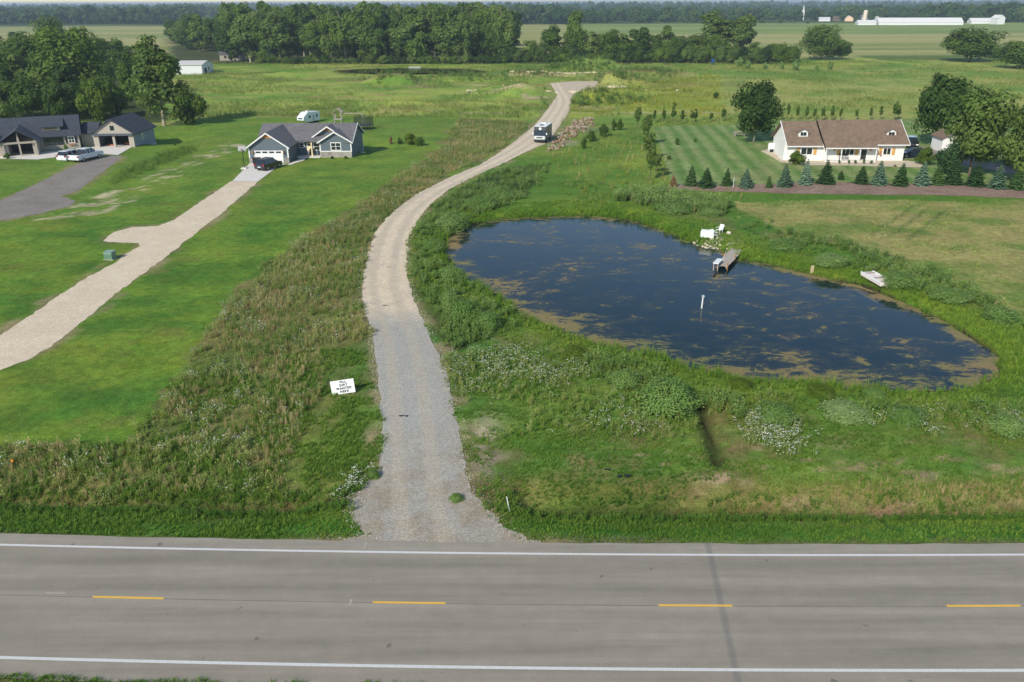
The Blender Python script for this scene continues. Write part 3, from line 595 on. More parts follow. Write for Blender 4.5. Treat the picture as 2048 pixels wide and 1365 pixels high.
def proto(kind, leaf, bark=None):
    """mesh pair (crown, trunk) for a kind of tree, built once per leaf colour; nominal 10 m tall"""
    key = (kind, leaf)
    if key not in PROTO:
        base, idx = kind[:-1], int(kind[-1]); sd_ = idx*13+len(base)
        if base == 'tall': g = deciduous(sd_, 10, 2.6, .0, 38, 8500, .24, .3, .35, sparse=.62)
        elif base == 'far': g = deciduous(sd_, 10, 3.0, .01, 30, 4600, .30, .3, .25, sparse=.72)
        elif base == 'oak': g = deciduous(sd_, 10, 4.4, .04, 38, 9500, .26, .3, .1, sparse=.75)
        elif base == 'dense': g = deciduous(sd_, 10, 4.2, .10, 46, 11000, .27, .3, .25, sparse=.9)
        elif base == 'bush': g = deciduous(sd_, 10, 6.0, -.05, 30, 6000, .42, .2, .3, tk=.12, sparse=.9)
        elif base == 'slim': g = deciduous(sd_, 10, 1.8, .05, 22, 1500, .34, .2, .5, tk=.12, sparse=.7)
        elif base == 'spruce': g = conifer(sd_, 10, 3.1, 15, 4600, .40)
        elif base == 'larch': g = conifer(sd_, 10, 4.6, 17, 15000, .26, .05, .22, .45)
        elif base == 'shrub': g = deciduous(sd_, 10, 8.0, -.35, 60, 17000, .36, .2, .0, tk=.2, sparse=.95)
        V, F_, v, mb = g
        PROTO[key] = (fmesh('crown_'+base, V, F_, LEAF[leaf], v), mb.mesh('trunk_'+base, bark or (BARKP if base in ('tall',) else BARKD)))
    return PROTO[key]
NT = 0
def put_tree(name, x, y, z, h, w, kind, leaf, label, cat='tree', group=None, tone=.5, rz=None, bark=None, lean=0):
    """thing > trunk, crown; h height in m, w crown width in m"""
    cr_, tr_ = proto(kind, leaf, bark); nomw = {'tall': 6.0, 'far': 6.8, 'oak': 9.6, 'dense': 9.6, 'bush': 13, 'slim': 4.2, 'spruce': 6.6, 'larch': 9.6, 'shrub': 17}[kind[:-1]]
    t = thing(name, label, cat, (x, y, z), rnd.uniform(0, 6.28) if rz is None else rz, group)
    sc = (w/nomw, w/nomw, h/10*1.02)
    t.rotation_euler.x = lean
    for nm, me in (('crown', cr_), ('trunk', tr_)):
        if nm == 'trunk' and kind[:-1] == 'shrub': nm = 'stems'
        if nm == 'crown' and kind[:-1] in ('shrub',): nm = 'foliage'
        o = bpy.data.objects.new(nm, me); COL.objects.link(o); o.parent = t; o.scale = sc; o['tone'] = tone
    return t
def px_tree(px, base, top, wpx, kind, leaf, label, group=None, tone=.5, name='tree', cat='tree', **kw):
    x, y = P(px, base); z = hz(x, y); h = max(.4, ZAT(px, top, y)-z)
    w = wpx/FPX*math.hypot(y*math.cos(PITCH)+CAM_H*math.sin(PITCH), 0)
    return put_tree(name, x, y, z-.05, h, w, kind, leaf, label, cat, group, tone, **kw)

# ------------------------------------------------------------------ scattered ground plants (joined masses nobody could count)
def rosette(seed, n, h, sp_, w, lean=.5, m=None, cap=None, leafy=0, name='tuft'):
    rs = np.random.RandomState(seed); V = []; F_ = []; v = []
    for i in range(n):
        an = rs.uniform(0, 6.28); r0 = rs.uniform(0, sp_)*.6; hh = h*rs.uniform(.55, 1.15); le = lean*hh*rs.uniform(.2, 1); a2 = an+rs.normal(0, .7)
        b0 = np.array([math.cos(an)*r0, math.sin(an)*r0, -.05]); t0 = np.array([math.cos(a2)*le, math.sin(a2)*le, hh]); s_ = np.array([-math.sin(a2), math.cos(a2), 0])*w
        mid = b0+t0*.55+np.array([0, 0, hh*.08]); o = len(V)
        V += [b0-s_*.6, b0+s_*.6, mid+s_*.5, mid-s_*.5]; F_.append((o, o+1, o+2, o+3)); o = len(V); v.append(rs.uniform(0, 1))
        V += [mid-s_*.5, mid+s_*.5, b0+t0+s_*.12, b0+t0-s_*.12]; F_.append((o, o+1, o+2, o+3)); v.append(v[-1])
        for j in range(leafy):
            f = rs.uniform(.25, 1); c = b0+t0*f; d = rs.normal(0, 1, 3); d[2] = abs(d[2])*.7; d /= np.linalg.norm(d); e = np.cross(d, [0, 0, 1]); e /= np.linalg.norm(e)+1e-6; l_ = h*rs.uniform(.10, .2); o = len(V)
            V += [c, c+d*l_*.5+e*l_*.28, c+d*l_, c+d*l_*.5-e*l_*.28]; F_.append((o, o+1, o+2, o+3)); v.append(rs.uniform(0, 1))
    me = fmesh(name, np.array(V), np.array(F_), m, v)
    if cap:
        me.materials.append(cap[0]); bm = bmesh.new(); bm.from_mesh(me)
        for i in range(cap[1]):
            an = rs.uniform(0, 6.28); r = sp_*rs.uniform(.2, 1.2); c = Vector((math.cos(an)*r, math.sin(an)*r, h*rs.uniform(.75, 1.15))); q = cap[2]*rs.uniform(.6, 1.2)
            vs_ = [bm.verts.new(c+Vector((math.cos(t)*q, math.sin(t)*q, rs.normal(0, .25)*q))) for t in np.arange(6)*math.pi/3]
            f = bm.faces.new(vs_); f.material_index = 1
        bm.to_mesh(me); bm.free()
    return me
def scatter(name, x, y, protos, smin, smax, tone=None, label=None, sink=0.0, zadd=None, grp=None, seed=1):
    rs = np.random.RandomState(seed); n = len(x)
    if n == 0: return
    z = terrain(x, y)-sink
    me = bpy.data.meshes.new(name); me.vertices.add(n); me.vertices.foreach_set('co', np.stack([x, y, z], 1).astype(np.float32).ravel())
    def at(nm, ty, d): a_ = me.attributes.new(nm, ty, 'POINT'); a_.data.foreach_set('value', d)
    at('sc', 'FLOAT', rs.uniform(smin, smax, n).astype(np.float32) if np.isscalar(smin) else np.asarray(smin*rs.uniform(.75, 1.25, n), np.float32)); at('rz', 'FLOAT', rs.uniform(0, 6.28, n).astype(np.float32))
    at('ix', 'INT', rs.randint(0, len(protos), n).astype(np.int32)); at('tone', 'FLOAT', (rs.uniform(.2, .8, n) if tone is None else np.clip(tone+rs.normal(0, .12, n), 0, 1)).astype(np.float32))
    o = link(name, me, kind='stuff', label=label)
    g = bpy.data.node_groups.new(name+'_nodes', 'GeometryNodeTree'); g.interface.new_socket('Geometry', in_out='INPUT', socket_type='NodeSocketGeometry'); g.interface.new_socket('Geometry', in_out='OUTPUT', socket_type='NodeSocketGeometry')
    N_, L_ = g.nodes, g.links; gi = N_.new('NodeGroupInput'); go = N_.new('NodeGroupOutput'); ip = N_.new('GeometryNodeInstanceOnPoints'); jn = N_.new('GeometryNodeJoinGeometry')
    for p in protos[::-1]:
        po = bpy.data.objects.new('plant_source', p); oi = N_.new('GeometryNodeObjectInfo'); oi.inputs['Object'].default_value = po
        gt = N_.new('GeometryNodeGeometryToInstance'); L_.new(oi.outputs['Geometry'], gt.inputs[0]); L_.new(gt.outputs[0], jn.inputs[0])
    def na(nm, ty): q = N_.new('GeometryNodeInputNamedAttribute'); q.data_type = ty; q.inputs['Name'].default_value = nm; return q.outputs['Attribute']
    cx_ = N_.new('ShaderNodeCombineXYZ'); L_.new(na('rz', 'FLOAT'), cx_.inputs[2])
    L_.new(gi.outputs[0], ip.inputs['Points']); L_.new(jn.outputs[0], ip.inputs['Instance']); ip.inputs['Pick Instance'].default_value = True
    L_.new(na('ix', 'INT'), ip.inputs['Instance Index']); L_.new(cx_.outputs[0], ip.inputs['Rotation']); L_.new(na('sc', 'FLOAT'), ip.inputs['Scale'])
    L_.new(ip.outputs[0], go.inputs[0]); md = o.modifiers.new('plants', 'NODES'); md.node_group = g
    return o
BLOCK = FLAT
def field(pg, dens, seed, fn=None, shore=None, block=True):
    """random places inside a polygon, thinned by fn(x, y) in 0..1"""
    rs = np.random.RandomState(seed); x0, y0 = pg.min(0); x1, y1 = pg.max(0); n = int((x1-x0)*(y1-y0)*dens)
    x = rs.uniform(x0, x1, n); y = rs.uniform(y0, y1, n); k = inside(pg, x+(vn(x, y, 2.2, 3)-.5)*1.6, y+(vn(x, y, 2.2, 6)-.5)*1.6)
    k &= (np.abs(x) < y*.78+6); k &= (y-rc(x) > 31.15)
    x = x[k]; y = y[k]
    if fn is not None: q = rs.uniform(0, 1, len(x)) < fn(x, y); x = x[q]; y = y[q]
    if shore is not None:
        d = sdf(POND, x, y); q = (d > shore[0]) & (d < shore[1]); x = x[q]; y = y[q]
    else:
        near = (x > POND[:, 0].min()-1) & (x < POND[:, 0].max()+1) & (y < POND[:, 1].max()+1)
        q = np.ones(len(x), bool); q[near] = sdf(POND, x[near], y[near]) > .15; x = x[q]; y = y[q]
    if block:
        for b_ in BLOCK:
            bb = (x > b_[:, 0].min()-.5) & (x < b_[:, 0].max()+.5) & (y > b_[:, 1].min()-.5) & (y < b_[:, 1].max()+.5)
            if bb.any():
                q = np.ones(len(x), bool); q[bb] = sdf(b_, x[bb], y[bb]) > (rs.uniform(-.34, .2, bb.sum())); x = x[q]; y = y[q]
    return x, y
GG = foliage('grass_green', [lin(78, 118, 38), lin(112, 148, 54), lin(150, 168, 66)], transl=.4)
GD = foliage('weed_dull', [lin(104, 134, 56), lin(146, 162, 82), lin(192, 186, 118)], transl=.35)
GT = foliage('grass_straw', [lin(146, 134, 84), lin(178, 160, 108), lin(204, 186, 136)], transl=.35)
GB = foliage('weed_brown', [lin(134, 136, 76), lin(172, 160, 104), lin(202, 186, 136)], transl=.3)
GW = foliage('willow_leaf', [lin(92, 126, 52), lin(122, 152, 72), lin(158, 180, 104)], transl=.35)
GR = foliage('reed_leaf', [lin(84, 128, 36), lin(112, 152, 42), lin(146, 170, 58)], transl=.4)
GY = foliage('weed_yellow', [lin(110, 128, 40), lin(140, 150, 46), lin(176, 170, 60)], transl=.3)
FW = mat('white_flower', (.72, .72, .62), .8, nscale=5, namp=.1)
tuft = [rosette(i, 11, .26, .16, .022, .7, GG, name='grass_tuft') for i in (1, 2, 3)]
tuftd = [rosette(i, 11, .34, .2, .02, .7, GD, name='dull_tuft') for i in (4, 5)]
straw = [rosette(i, 12, .75, .22, .016, .4, GT, name='straw_tuft') for i in (6, 7)]
forb = [rosette(i, 6, .75, .28, .012, .35, GG, leafy=9, name='green_forb') for i in (8, 9, 10)]
forbd = [rosette(i, 6, .8, .28, .014, .35, GD, leafy=8, name='dull_forb') for i in (11, 12, 13)]
forbb = [rosette(i, 7, .8, .25, .016, .3, GB, leafy=6, name='brown_forb') for i in (14, 15)]
lace = [rosette(i, 6, .8, .25, .012, .35, GD, cap=(FW, 5, .032), leafy=5, name='lace_flower') for i in (16, 17)]
daisy = [rosette(i, 5, .4, .2, .012, .35, GG, cap=(FW, 5, .028), leafy=5, name='low_flower') for i in (18, 19)]
yel = [rosette(i, 7, .6, .3, .014, .35, GY, leafy=7, name='yellow_forb') for i in (20, 21)]
reed = [rosette(i, 16, 1.15, .25, .02, .35, GR, name='reed_clump') for i in (22, 23)]
wilw = [rosette(i, 12, 1.3, .5, .014, .4, GW, leafy=12, name='willow_sprout') for i in (24, 25, 26)]

big = poly([(-700, 1100), (2750, 1100), (2750, 420), (-700, 420)])
verge = lambda x, y: (1-smooth(33.2, 33.9, y-rc(x)))*(.4+.6*vn(x, y, .5, 71))
x, y = field(big, 70, 1, verge)
scatter('verge_grass', x, y, tuft, .45, .85, .35+.4*vn(x, y, 3, 72), 'mown green grass strip beside the road')
ditch = lambda x, y: np.exp(-((y-rc(x)-33.75)/.3)**2)*1.6+np.exp(-((y-rc(x)-35.0)/.4)**2)*np.where(x < 0, 1, .3)*(.35+.65*smooth(.4, .6, vn(x, y, 2.2, 81)))*np.where(x < 0, 1, .75)
x, y = field(big, 26, 2, ditch)
scatter('ditch_weeds', x, y, forb, .4, .75, .15+.5*vn(x, y, 2.5, 82), 'dark leafy weeds along the roadside ditch')
x, y = field(big, 34, 3, lambda x, y: np.exp(-((y-rc(x)-35.4)/.9)**2)*(x > 2)*smooth(.3, .5, vn(x, y*.3, 5, 83)))
scatter('ditch_sedge', x, y, straw+tuftd, .35, .55, .3+.5*vn(x, y, 2.5, 84), 'yellowish upright grass on the bank of the ditch')
DL = lambda x, y: 1-.97*np.exp(-((y-rc(x)-34.25-.25*(vn(x, x*0, 7, 44)-.5))/.58)**2)
ta_ = np.array(P(1398, 800)); tb2_ = np.array(P(1436, 925)); te_ = tb2_-ta_
def TR(x, y):
    t = np.clip(((x-ta_[0])*te_[0]+(y-ta_[1])*te_[1])/(te_@te_), 0, 1); return 1-np.exp(-(np.hypot(x-ta_[0]-t*te_[0], y-ta_[1]-t*te_[1])/.42)**4)
near_right = poly([(960, 1060), (905, 830), (880, 720), (1000, 690), (1200, 720), (1400, 790), (2150, 820), (2400, 1060)])
x, y = field(near_right, 34, 4, lambda x, y: DL(x, y)*TR(x, y)*smooth(.40, .50, fbm(x, y*1.6, 2.6, 85)))
scatter('meadow_grass', x, y, tuft, .4, .9, -.05+.95*fbm(x, y, 4.5, 86), 'short rough grass of the near meadow')
x, y = field(near_right, 7, 5, lambda x, y: TR(x, y)*smooth(39.5, 43, y-rc(x))*smooth(.48, .62, fbm(x, y, 3.2, 87)))
scatter('meadow_weeds', x, y, forb+forbd, .35, .8, .3+.5*fbm(x, y, 3.5, 88), 'patchy leafy weeds in the near meadow')
FLOW = [(1000,720,3.2,2.2,1.5),(1060,760,2.8,1.6,1.2),(960,770,1.5,1.6,.8),(1120,740,2,1.2,.7),(1545,870,1.3,1.3,4.5),(1520,850,1.0,.8,3),(1575,895,.8,.8,3),(1180,850,1.6,.7,.9),(1240,820,1.2,.9,.7),(1270,860,1.1,.8,1.0),(1830,840,1.2,.9,1.3),(1860,870,.8,.5,1.0),(1750,855,.8,.6,.7),(2035,850,1.2,1.2,1.6),(1960,860,1.0,.7,.8)]
def flowfn(L_):
    L2 = [(*P(a_, b_), c_, d_, e_) for a_, b_, c_, d_, e_ in L_]
    return lambda x, y: np.clip(sum(e_*np.exp(-((x-a_)/c_)**2-((y-b_)/d_)**2) for a_, b_, c_, d_, e_ in L2)*.33*(.4+1.2*vn(x, y, .8, 90)), 0, 1)
x, y = field(near_right, 20, 6, flowfn(FLOW))
scatter('meadow_flowers', x, y, daisy+lace[:1], .6, 1.1, .3+.4*fbm(x, y, 3, 89), 'white flowering weeds dotted over the near meadow')
# left of the drive
LN = poly([(560, 1085), (-700, 1085), (-700, 1000), (640, 700), (750, 700), (772, 900), (700, 1030)])
x, y = field(LN, 44, 7, lambda x, y: DL(x, y)*~inside(LAWN1, x, y)*1.0*smooth(.3, .5, vn(x, y, 1.2, 91)))
scatter('clearing_grass', x, y, tuft, .6, 1.2, .25+.4*fbm(x, y, 3, 92), 'green grass around the white board')
W_IN = WEEDL
CLEAR = poly([(640, 690), (760, 690), (775, 960), (690, 1000), (560, 985), (590, 900), (640, 810), (650, 740)])
def wfn(t0, t1, seed, s=3.0):
    return lambda x, y: smooth(t0, t1, fbm(x, y, s, seed))*np.where(inside(CLEAR, x, y), .06, 1)*np.clip(1.3-(y-60)/160, .35, 1)
x, y = field(W_IN, 7, 8, wfn(.40, .56, 93)); scatter('brown_weeds', x, y, forbb+forbd+tuftd+straw+straw, .4, .8, -.15+1.3*fbm(x, y, 7, 94), 'tall brownish weeds between the lawn and the gravel drive')
x, y = field(W_IN, 10, 9, wfn(.38, .54, 95)); scatter('green_weeds', x, y, forbd+forb+tuft, .4, .8, -.1+1.2*fbm(x, y, 6, 96), 'green weeds mixed into the brown strip')
x, y = field(W_IN, 6, 10, wfn(.47, .60, 97)); scatter('straw_weeds', x, y, straw, .4, .8, None, 'straw coloured dry grass in the brown strip')
x, y = field(W_IN, 5, 11, lambda x, y: np.clip(wfn(.54, .70, 99, 2.2)(x, y)*.8+.6*flowfn([(590,830,1.2,1.6,3),(560,860,1,1,2),(430,890,2,1.2,1.2),(500,940,1.5,.7,.7),(700,640,1.5,2,1.2),(560,700,3,3,.8)])(x, y), 0, 1)); scatter('lace_flowers', x, y, lace, .55, .95, None, 'white lace flowers standing among the tall weeds')
x, y = field(poly([(560,1010),(770,1010),(770,930),(690,930)]), 14, 12, flowfn([(705,975,.8,1.0,4),(735,945,.7,.6,2),(650,860,.8,.7,1.5)])); scatter('drive_flowers', x, y, daisy, .8, 1.2, .3, 'white daisies at the edge of the gravel mouth')
x, y = field(poly([(0,1000),(-200,1000),(-200,905),(520,905),(600,985),(600,1003)]), 12, 13, lambda x, y: .25+.75*smooth(.4, .6, fbm(x, y, 2, 101))); scatter('bank_weeds', x, y, forbd+forb+straw[:1]+tuft, .45, .9, .1+.8*fbm(x, y, 3, 102), 'mixed tall weeds on the bank left of the drive')
# edge of the lawn strip: dense leafy fringe
# around the pond
pondbox = np.array([(POND[:, 0].min()-9, POND[:, 1].min()-9), (POND[:, 0].max()+9, POND[:, 1].min()-9), (POND[:, 0].max()+9, POND[:, 1].max()+9), (POND[:, 0].min()-9, POND[:, 1].max()+9)])
x, y = field(pondbox, 12, 14, lambda x, y: .4+.6*smooth(.4, .6, vn(x, y, 1.8, 103)), shore=(-.25, 1.6)); scatter('shore_reeds', x, y, reed+forb[:2], .3, .58, .15+.75*fbm(x, y, 5, 104), 'bright green reeds fringing the pond')
x, y = field(pondbox, 16, 15, lambda x, y: .3+.7*smooth(.4, .6, vn(x, y, 1.8, 105)), shore=(.3, 5.5)); scatter('shore_grass', x, y, tuft, .7, 1.4, .30+.6*fbm(x, y, 4, 106), 'lush grass on the banks of the pond')
x, y = field(SHRUBR, 6, 16, lambda x, y: .25+.75*smooth(.42, .56, fbm(x, y, 3, 107))); scatter('bank_scrub', x, y, wilw+forb+tuft+yel[:1], .35, .7, .35+.6*fbm(x, y, 3, 108), 'leafy scrub between the gravel drive and the pond')
x, y = field(BELT, 4.5, 17, lambda x, y: .1+.9*smooth(.42, .56, fbm(x, y, 4, 109))); scatter('far_bank_weeds', x, y, wilw+forb+lace, .45, .8, .3+.5*fbm(x, y, 3, 110), 'grey green weeds along the far bank of the pond')
x, y = field(poly([(1240,385),(1350,385),(1455,410),(1450,432),(1330,420),(1230,405)]), 5, 18, None); scatter('grey_weeds', x, y, wilw+lace, .6, 1.1, .75, 'pale leafy weeds on the rise behind the pond')
near_shore = poly([(1080,690),(1250,725),(1420,770),(1600,800),(1800,810),(2100,800),(2150,850),(1900,850),(1500,850),(1380,800),(1200,760)])
x, y = field(near_shore, 6, 19, lambda x, y: smooth(.4, .56, fbm(x, y, 3, 111))); scatter('near_bank_weeds', x, y, wilw+forb+forbd, .35, .75, .3+.5*fbm(x, y, 3, 112), 'rough weeds on the near bank of the pond')
x, y = field(DRY, 2.6, 20, lambda x, y: smooth(.35, .6, fbm(x, y, 3, 113))); scatter('dry_meadow_grass', x, y, tuftd+tuft, .6, 1.1, .45+.5*fbm(x, y, 5, 114), 'thin dry grass of the meadow right of the pond')
mid = poly([(380,240),(1100,240),(1130,440),(1480,440),(1560,250),(2150,250),(2150,122),(300,122),(340,240)])
midf = lambda x, y: np.where(inside(LAWN1, x, y) | inside(LAWNW, x, y), 0, 1)
x, y = field(mid, 1.1, 21, lambda x, y: midf(x, y)*smooth(.5, .62, fbm(x, y, 11, 115))); scatter('field_weeds', x, y, forb+forbd, .6, 1.1, .2+.6*fbm(x, y, 14, 116), 'rough green weeds of the fallow field')
x, y = field(mid, .5, 22, lambda x, y: midf(x, y)*smooth(.5, .62, fbm(x, y, 16, 117))); scatter('field_yellow_weeds', x, y, yel+tuftd+straw[:1], .8, 1.4, .3+.5*fbm(x, y, 14, 118), 'yellowish weeds and straw in the fallow field')
x, y = field(poly([(380,236),(1040,236),(1060,218),(1040,208),(380,212)]), 2.2, 23, lambda x, y: .2+.8*smooth(.42, .55, fbm(x, y, 5, 119))); scatter('swale_weeds', x, y, forbd+lace+forb, .7, 1.15, .3+.5*fbm(x, y, 8, 120), 'belt of tall dull weeds behind the lawns')
x, y = field(poly([(225,370),(330,330),(395,300),(380,292),(300,318),(215,360)]), 4, 24, None); scatter('strip_weeds', x, y, forb+forbd, .6, 1.0, .2, 'dark weeds along the beige track')
x, y = field(YEL, 1.2, 25, lambda x, y: smooth(.4, .6, fbm(x, y, 5, 121))); scatter('yellow_flowers', x, y, yel, .8, 1.2, .65, 'yellow flowering patch beyond the saplings')

x, y = field(pondbox, 4, 26, lambda x, y: smooth(.52, .62, vn(x, y, 2.6, 123)), shore=(-.3, .9)); scatter('tall_reeds', x, y, reed, .5, .85, .3+.5*fbm(x, y, 5, 124), 'taller reed clumps standing in the water edge')
MND = [P(790,166), P(1180,140), P(1235,168), P(1190,206), P(1060,150), P(930,158), P(1290,150), P(1100,140)]
x, y = field(mid, 1.6, 27, lambda x, y: np.clip(sum(np.exp(-((x-a_)/9)**2-((y-b_)/9)**2) for a_, b_ in MND), 0, 1)*smooth(.35, .6, fbm(x, y, 5, 125))); scatter('mound_weeds', x, y, forbd+forbb+wilw, .8, 1.3, .1+.5*fbm(x, y, 8, 126), 'dark and brown brush growing over the earth mounds')
# ------------------------------------------------------------------ individual shrubs by the pond and the drive

def shrub(px, base, top, w, leaf, label, tone=.5, kind=None):
    if leaf in ('cotton', 'wood'): leaf = 'silver'; tone *= .6
    top = base-(base-top)*.54; w *= .8; tone = min(1, tone+.2)
    px_tree(px, base, top, w, kind or rnd.choice(['shrub1', 'shrub2', 'shrub3']), leaf, label, 'willow shrubs near the pond', tone, 'willow_shrub', 'shrub')
shrub(1335, 812, 728, 175, 'silver', 'largest grey green willow shrub, standing by the trench at the near shore', .30)
shrub(1250, 770, 712, 90, 'silver', 'smaller willow shrub left of the largest one on the near shore', .35)
shrub(1150, 712, 675, 80, 'yellow', 'low yellowish willow shrub on the near shore beside the flowers', .15)
shrub(1550, 838, 778, 110, 'silver', 'grey green willow shrub right of the narrow trench', .2)
shrub(1690, 832, 788, 130, 'silver', 'palest silvery willow shrub by the near shore', .75)
shrub(1815, 838, 795, 110, 'silver', 'greener willow shrub right of the silvery one on the near shore', .15)
shrub(2010, 865, 800, 100, 'wood', 'broad leafy green shrub at the right end of the near shore', .7)
shrub(1480, 772, 745, 70, 'yellow', 'low yellow green shrub at the scummy near shore', .1)
shrub(1640, 790, 755, 80, 'yellow', 'low olive shrub standing at the water below the white post', .05)
shrub(1750, 795, 765, 60, 'wood', 'small dark shrub at the water near the reeds', .5)
shrub(935, 640, 560, 90, 'silver', 'tall willow shrub beside the gravel bend, nearest the pond corner', .1)
shrub(975, 655, 600, 90, 'silver', 'willow shrub between the drive and the scum at the left shore', .2)
shrub(900, 610, 555, 60, 'cotton', 'green willow shrub at the right edge of the drive below the bend', .5)
shrub(905, 560, 510, 80, 'cotton', 'willow shrub on the bank at the left end of the pond', .6)
shrub(870, 500, 455, 60, 'cotton', 'willow shrub beside the drive opposite the pond corner', .4)
shrub(905, 450, 402, 95, 'wood', 'dark round willow shrub on the inside of the drive bend', .7)
shrub(965, 415, 372, 90, 'cotton', 'willow shrub above the pond beside the drive', .4)
shrub(1000, 395, 352, 80, 'cotton', 'willow shrub farthest along the bank of the drive', .5)
shrub(1350, 425, 388, 120, 'silver', 'wide pale shrub on the rise behind the pond', .35)
shrub(1420, 432, 400, 70, 'silver', 'pale shrub right of the wide one behind the pond', .45)
shrub(1570, 500, 462, 90, 'silver', 'grey shrub behind the wooden dock', .3)
shrub(1660, 530, 488, 100, 'silver', 'grey shrub behind the small wooden stake', .5)
shrub(1800, 570, 528, 110, 'silver', 'grey shrub behind the stranded white raft', .3)
shrub(1900, 600, 556, 100, 'cotton', 'green shrub right of the raft on the far bank', .6)
shrub(2000, 640, 590, 110, 'cotton', 'green shrub at the right end of the far bank', .5)
shrub(913, 1000, 976, 40, 'wood', 'small lone weed bush growing on the gravel mouth', .6)
shrub(748, 955, 925, 34, 'wood', 'dark leafy bush at the left edge of the gravel mouth', .4)

ORD = 'first second third fourth fifth sixth seventh eighth ninth tenth eleventh twelfth thirteenth fourteenth fifteenth sixteenth seventeenth eighteenth nineteenth twentieth'.split()
def nth(i): return ORD[i] if i < 20 else {20: 'twenty-first', 21: 'twenty-second', 22: 'twenty-third', 23: 'twenty-fourth', 24: 'twenty-fifth', 25: 'twenty-sixth'}.get(i) or ('thirtieth' if i == 29 else 'fortieth' if i == 39 else ('twenty-' if i < 30 else 'thirty-' if i < 40 else 'forty-')+ORD[i % 10])
# ------------------------------------------------------------------ trees one can tell apart
T = px_tree
g_ = None
T(328,252,62,125,'tall1','cotton','tall ragged cottonwood with pale trunk right of the grey garage',tone=.25)
T(380,250,165,80,'bush1','yellow','low round bushy tree at the corner of the left lawn',tone=.02)
T(196,240,150,74,'bush2','yellow','yellow green bushy tree just behind the grey garage',tone=.25)
T(232,232,158,60,'bush1','wood','dark rounded tree between the garage and the cottonwood',tone=.3)
T(150,205,46,165,'oak1','wood','broad tree with the tallest crown above the grey house',tone=.55)
T(78,190,62,120,'oak2','dark','dark broad tree behind the left end of the grey house',tone=.8)
T(20,200,92,100,'oak1','wood','leafy tree at the left edge above the grey house',tone=.4)
T(112,120,28,90,'oak2','cotton','far rounded tree rising above the wood left of the cut field',tone=.3)
T(222,150,72,90,'oak1','wood','tree standing before the cut field left of the pole barn',tone=.5)
T(284,190,95,80,'oak2','wood','dark tree beside the cottonwood in front of the pole barn',tone=.25)
T(62,240,150,90,'oak2','wood','lower tree directly behind the dark roof of the grey house',tone=.3)
T(125,240,160,70,'bush2','wood','bushy tree behind the long ridge of the grey house',tone=.15)
T(8,262,190,60,'bush1','cotton','light green bush tree at the left edge beside the grey house',tone=.7)
T(165,238,165,50,'bush2','dark','small dark tree behind the gap between house and garage',tone=.6)
gl_ = 'trees of the left wood'
for i, (a_, b_, c_, d_) in enumerate([(-40,230,60,110),(-60,170,60,110),(0,140,62,80),(45,130,58,70),(60,160,66,80),(180,160,70,80),(250,130,90,60),(200,185,90,70),(105,170,80,80),(30,235,130,70),(95,238,140,60),(145,228,120,80),(-30,245,140,70),(215,205,110,60),(262,215,125,50),(300,235,130,50),(50,200,100,80)]):
    T(a_, b_, c_, d_, rnd.choice(['oak1', 'oak2', 'far1', 'far2']), rnd.choice(['wood', 'dark', 'wood', 'cotton']), ['leafy tree at the left edge beside the grey house','dark leafy tree at the left edge, farther back','tree at the left edge below the cut field','low tree at the left edge of the wood\'s back','tree in the left wood just below the cut field','tree filling the middle of the left wood','tree at the back of the left wood under the cut field','tree of the left wood left of the pole barn','tree filling the wood behind the grey house\'s ridge','lower tree behind the left end of the dark roof','lower tree right above the middle of the dark roof','tree behind the gap left of the garage','bushy tree at the very left edge above the roof','tree of the left wood right behind the yellow green one','dark tree between the garage roof and the ragged cottonwood','low tree in the shade beside the cottonwood','tree above the dark roof\'s left half'][i], gl_, rnd.uniform(.25, .6))
# right hand trees
T(1507,284,158,112,'dense1','dark','round dark maple with bare pale stem left of the white house',tone=.35, bark=BARKP)
T(1868,290,140,128,'dense2','dark','large dense oval tree behind the right end of the white house',tone=.55)
T(1938,352,168,150,'dense1','cotton','spreading leafy tree right of the white house',tone=.3)
T(2042,372,186,130,'dense2','cotton','second spreading leafy tree at the right edge of the view',tone=.4)
T(2065,330,182,110,'larch1','green','layered conifer behind the two spreading trees at the right edge',tone=.5)
T(1900,350,285,70,'bush1','green','dark low tree filling the shade by the parked cars',tone=.3)
T(1850,330,292,44,'bush2','yellow','round clipped yellow green bush right of the white house',tone=.05)
T(1592,330,302,40,'bush1','yellow','round golden green bush before the left end of the white house',tone=.1)
hv = [(1678,1),(1697,1),(1710,1),(1727,1.2),(1742,.9)]
for i, (a_, k_) in enumerate(hv): T(a_, 329, 329-11*k_, 8, 'slim1', 'wood', nth(i)+' narrow green shrub from the left before the white porch', 'clipped shrubs before the white porch', .4, 'shrub', 'shrub')
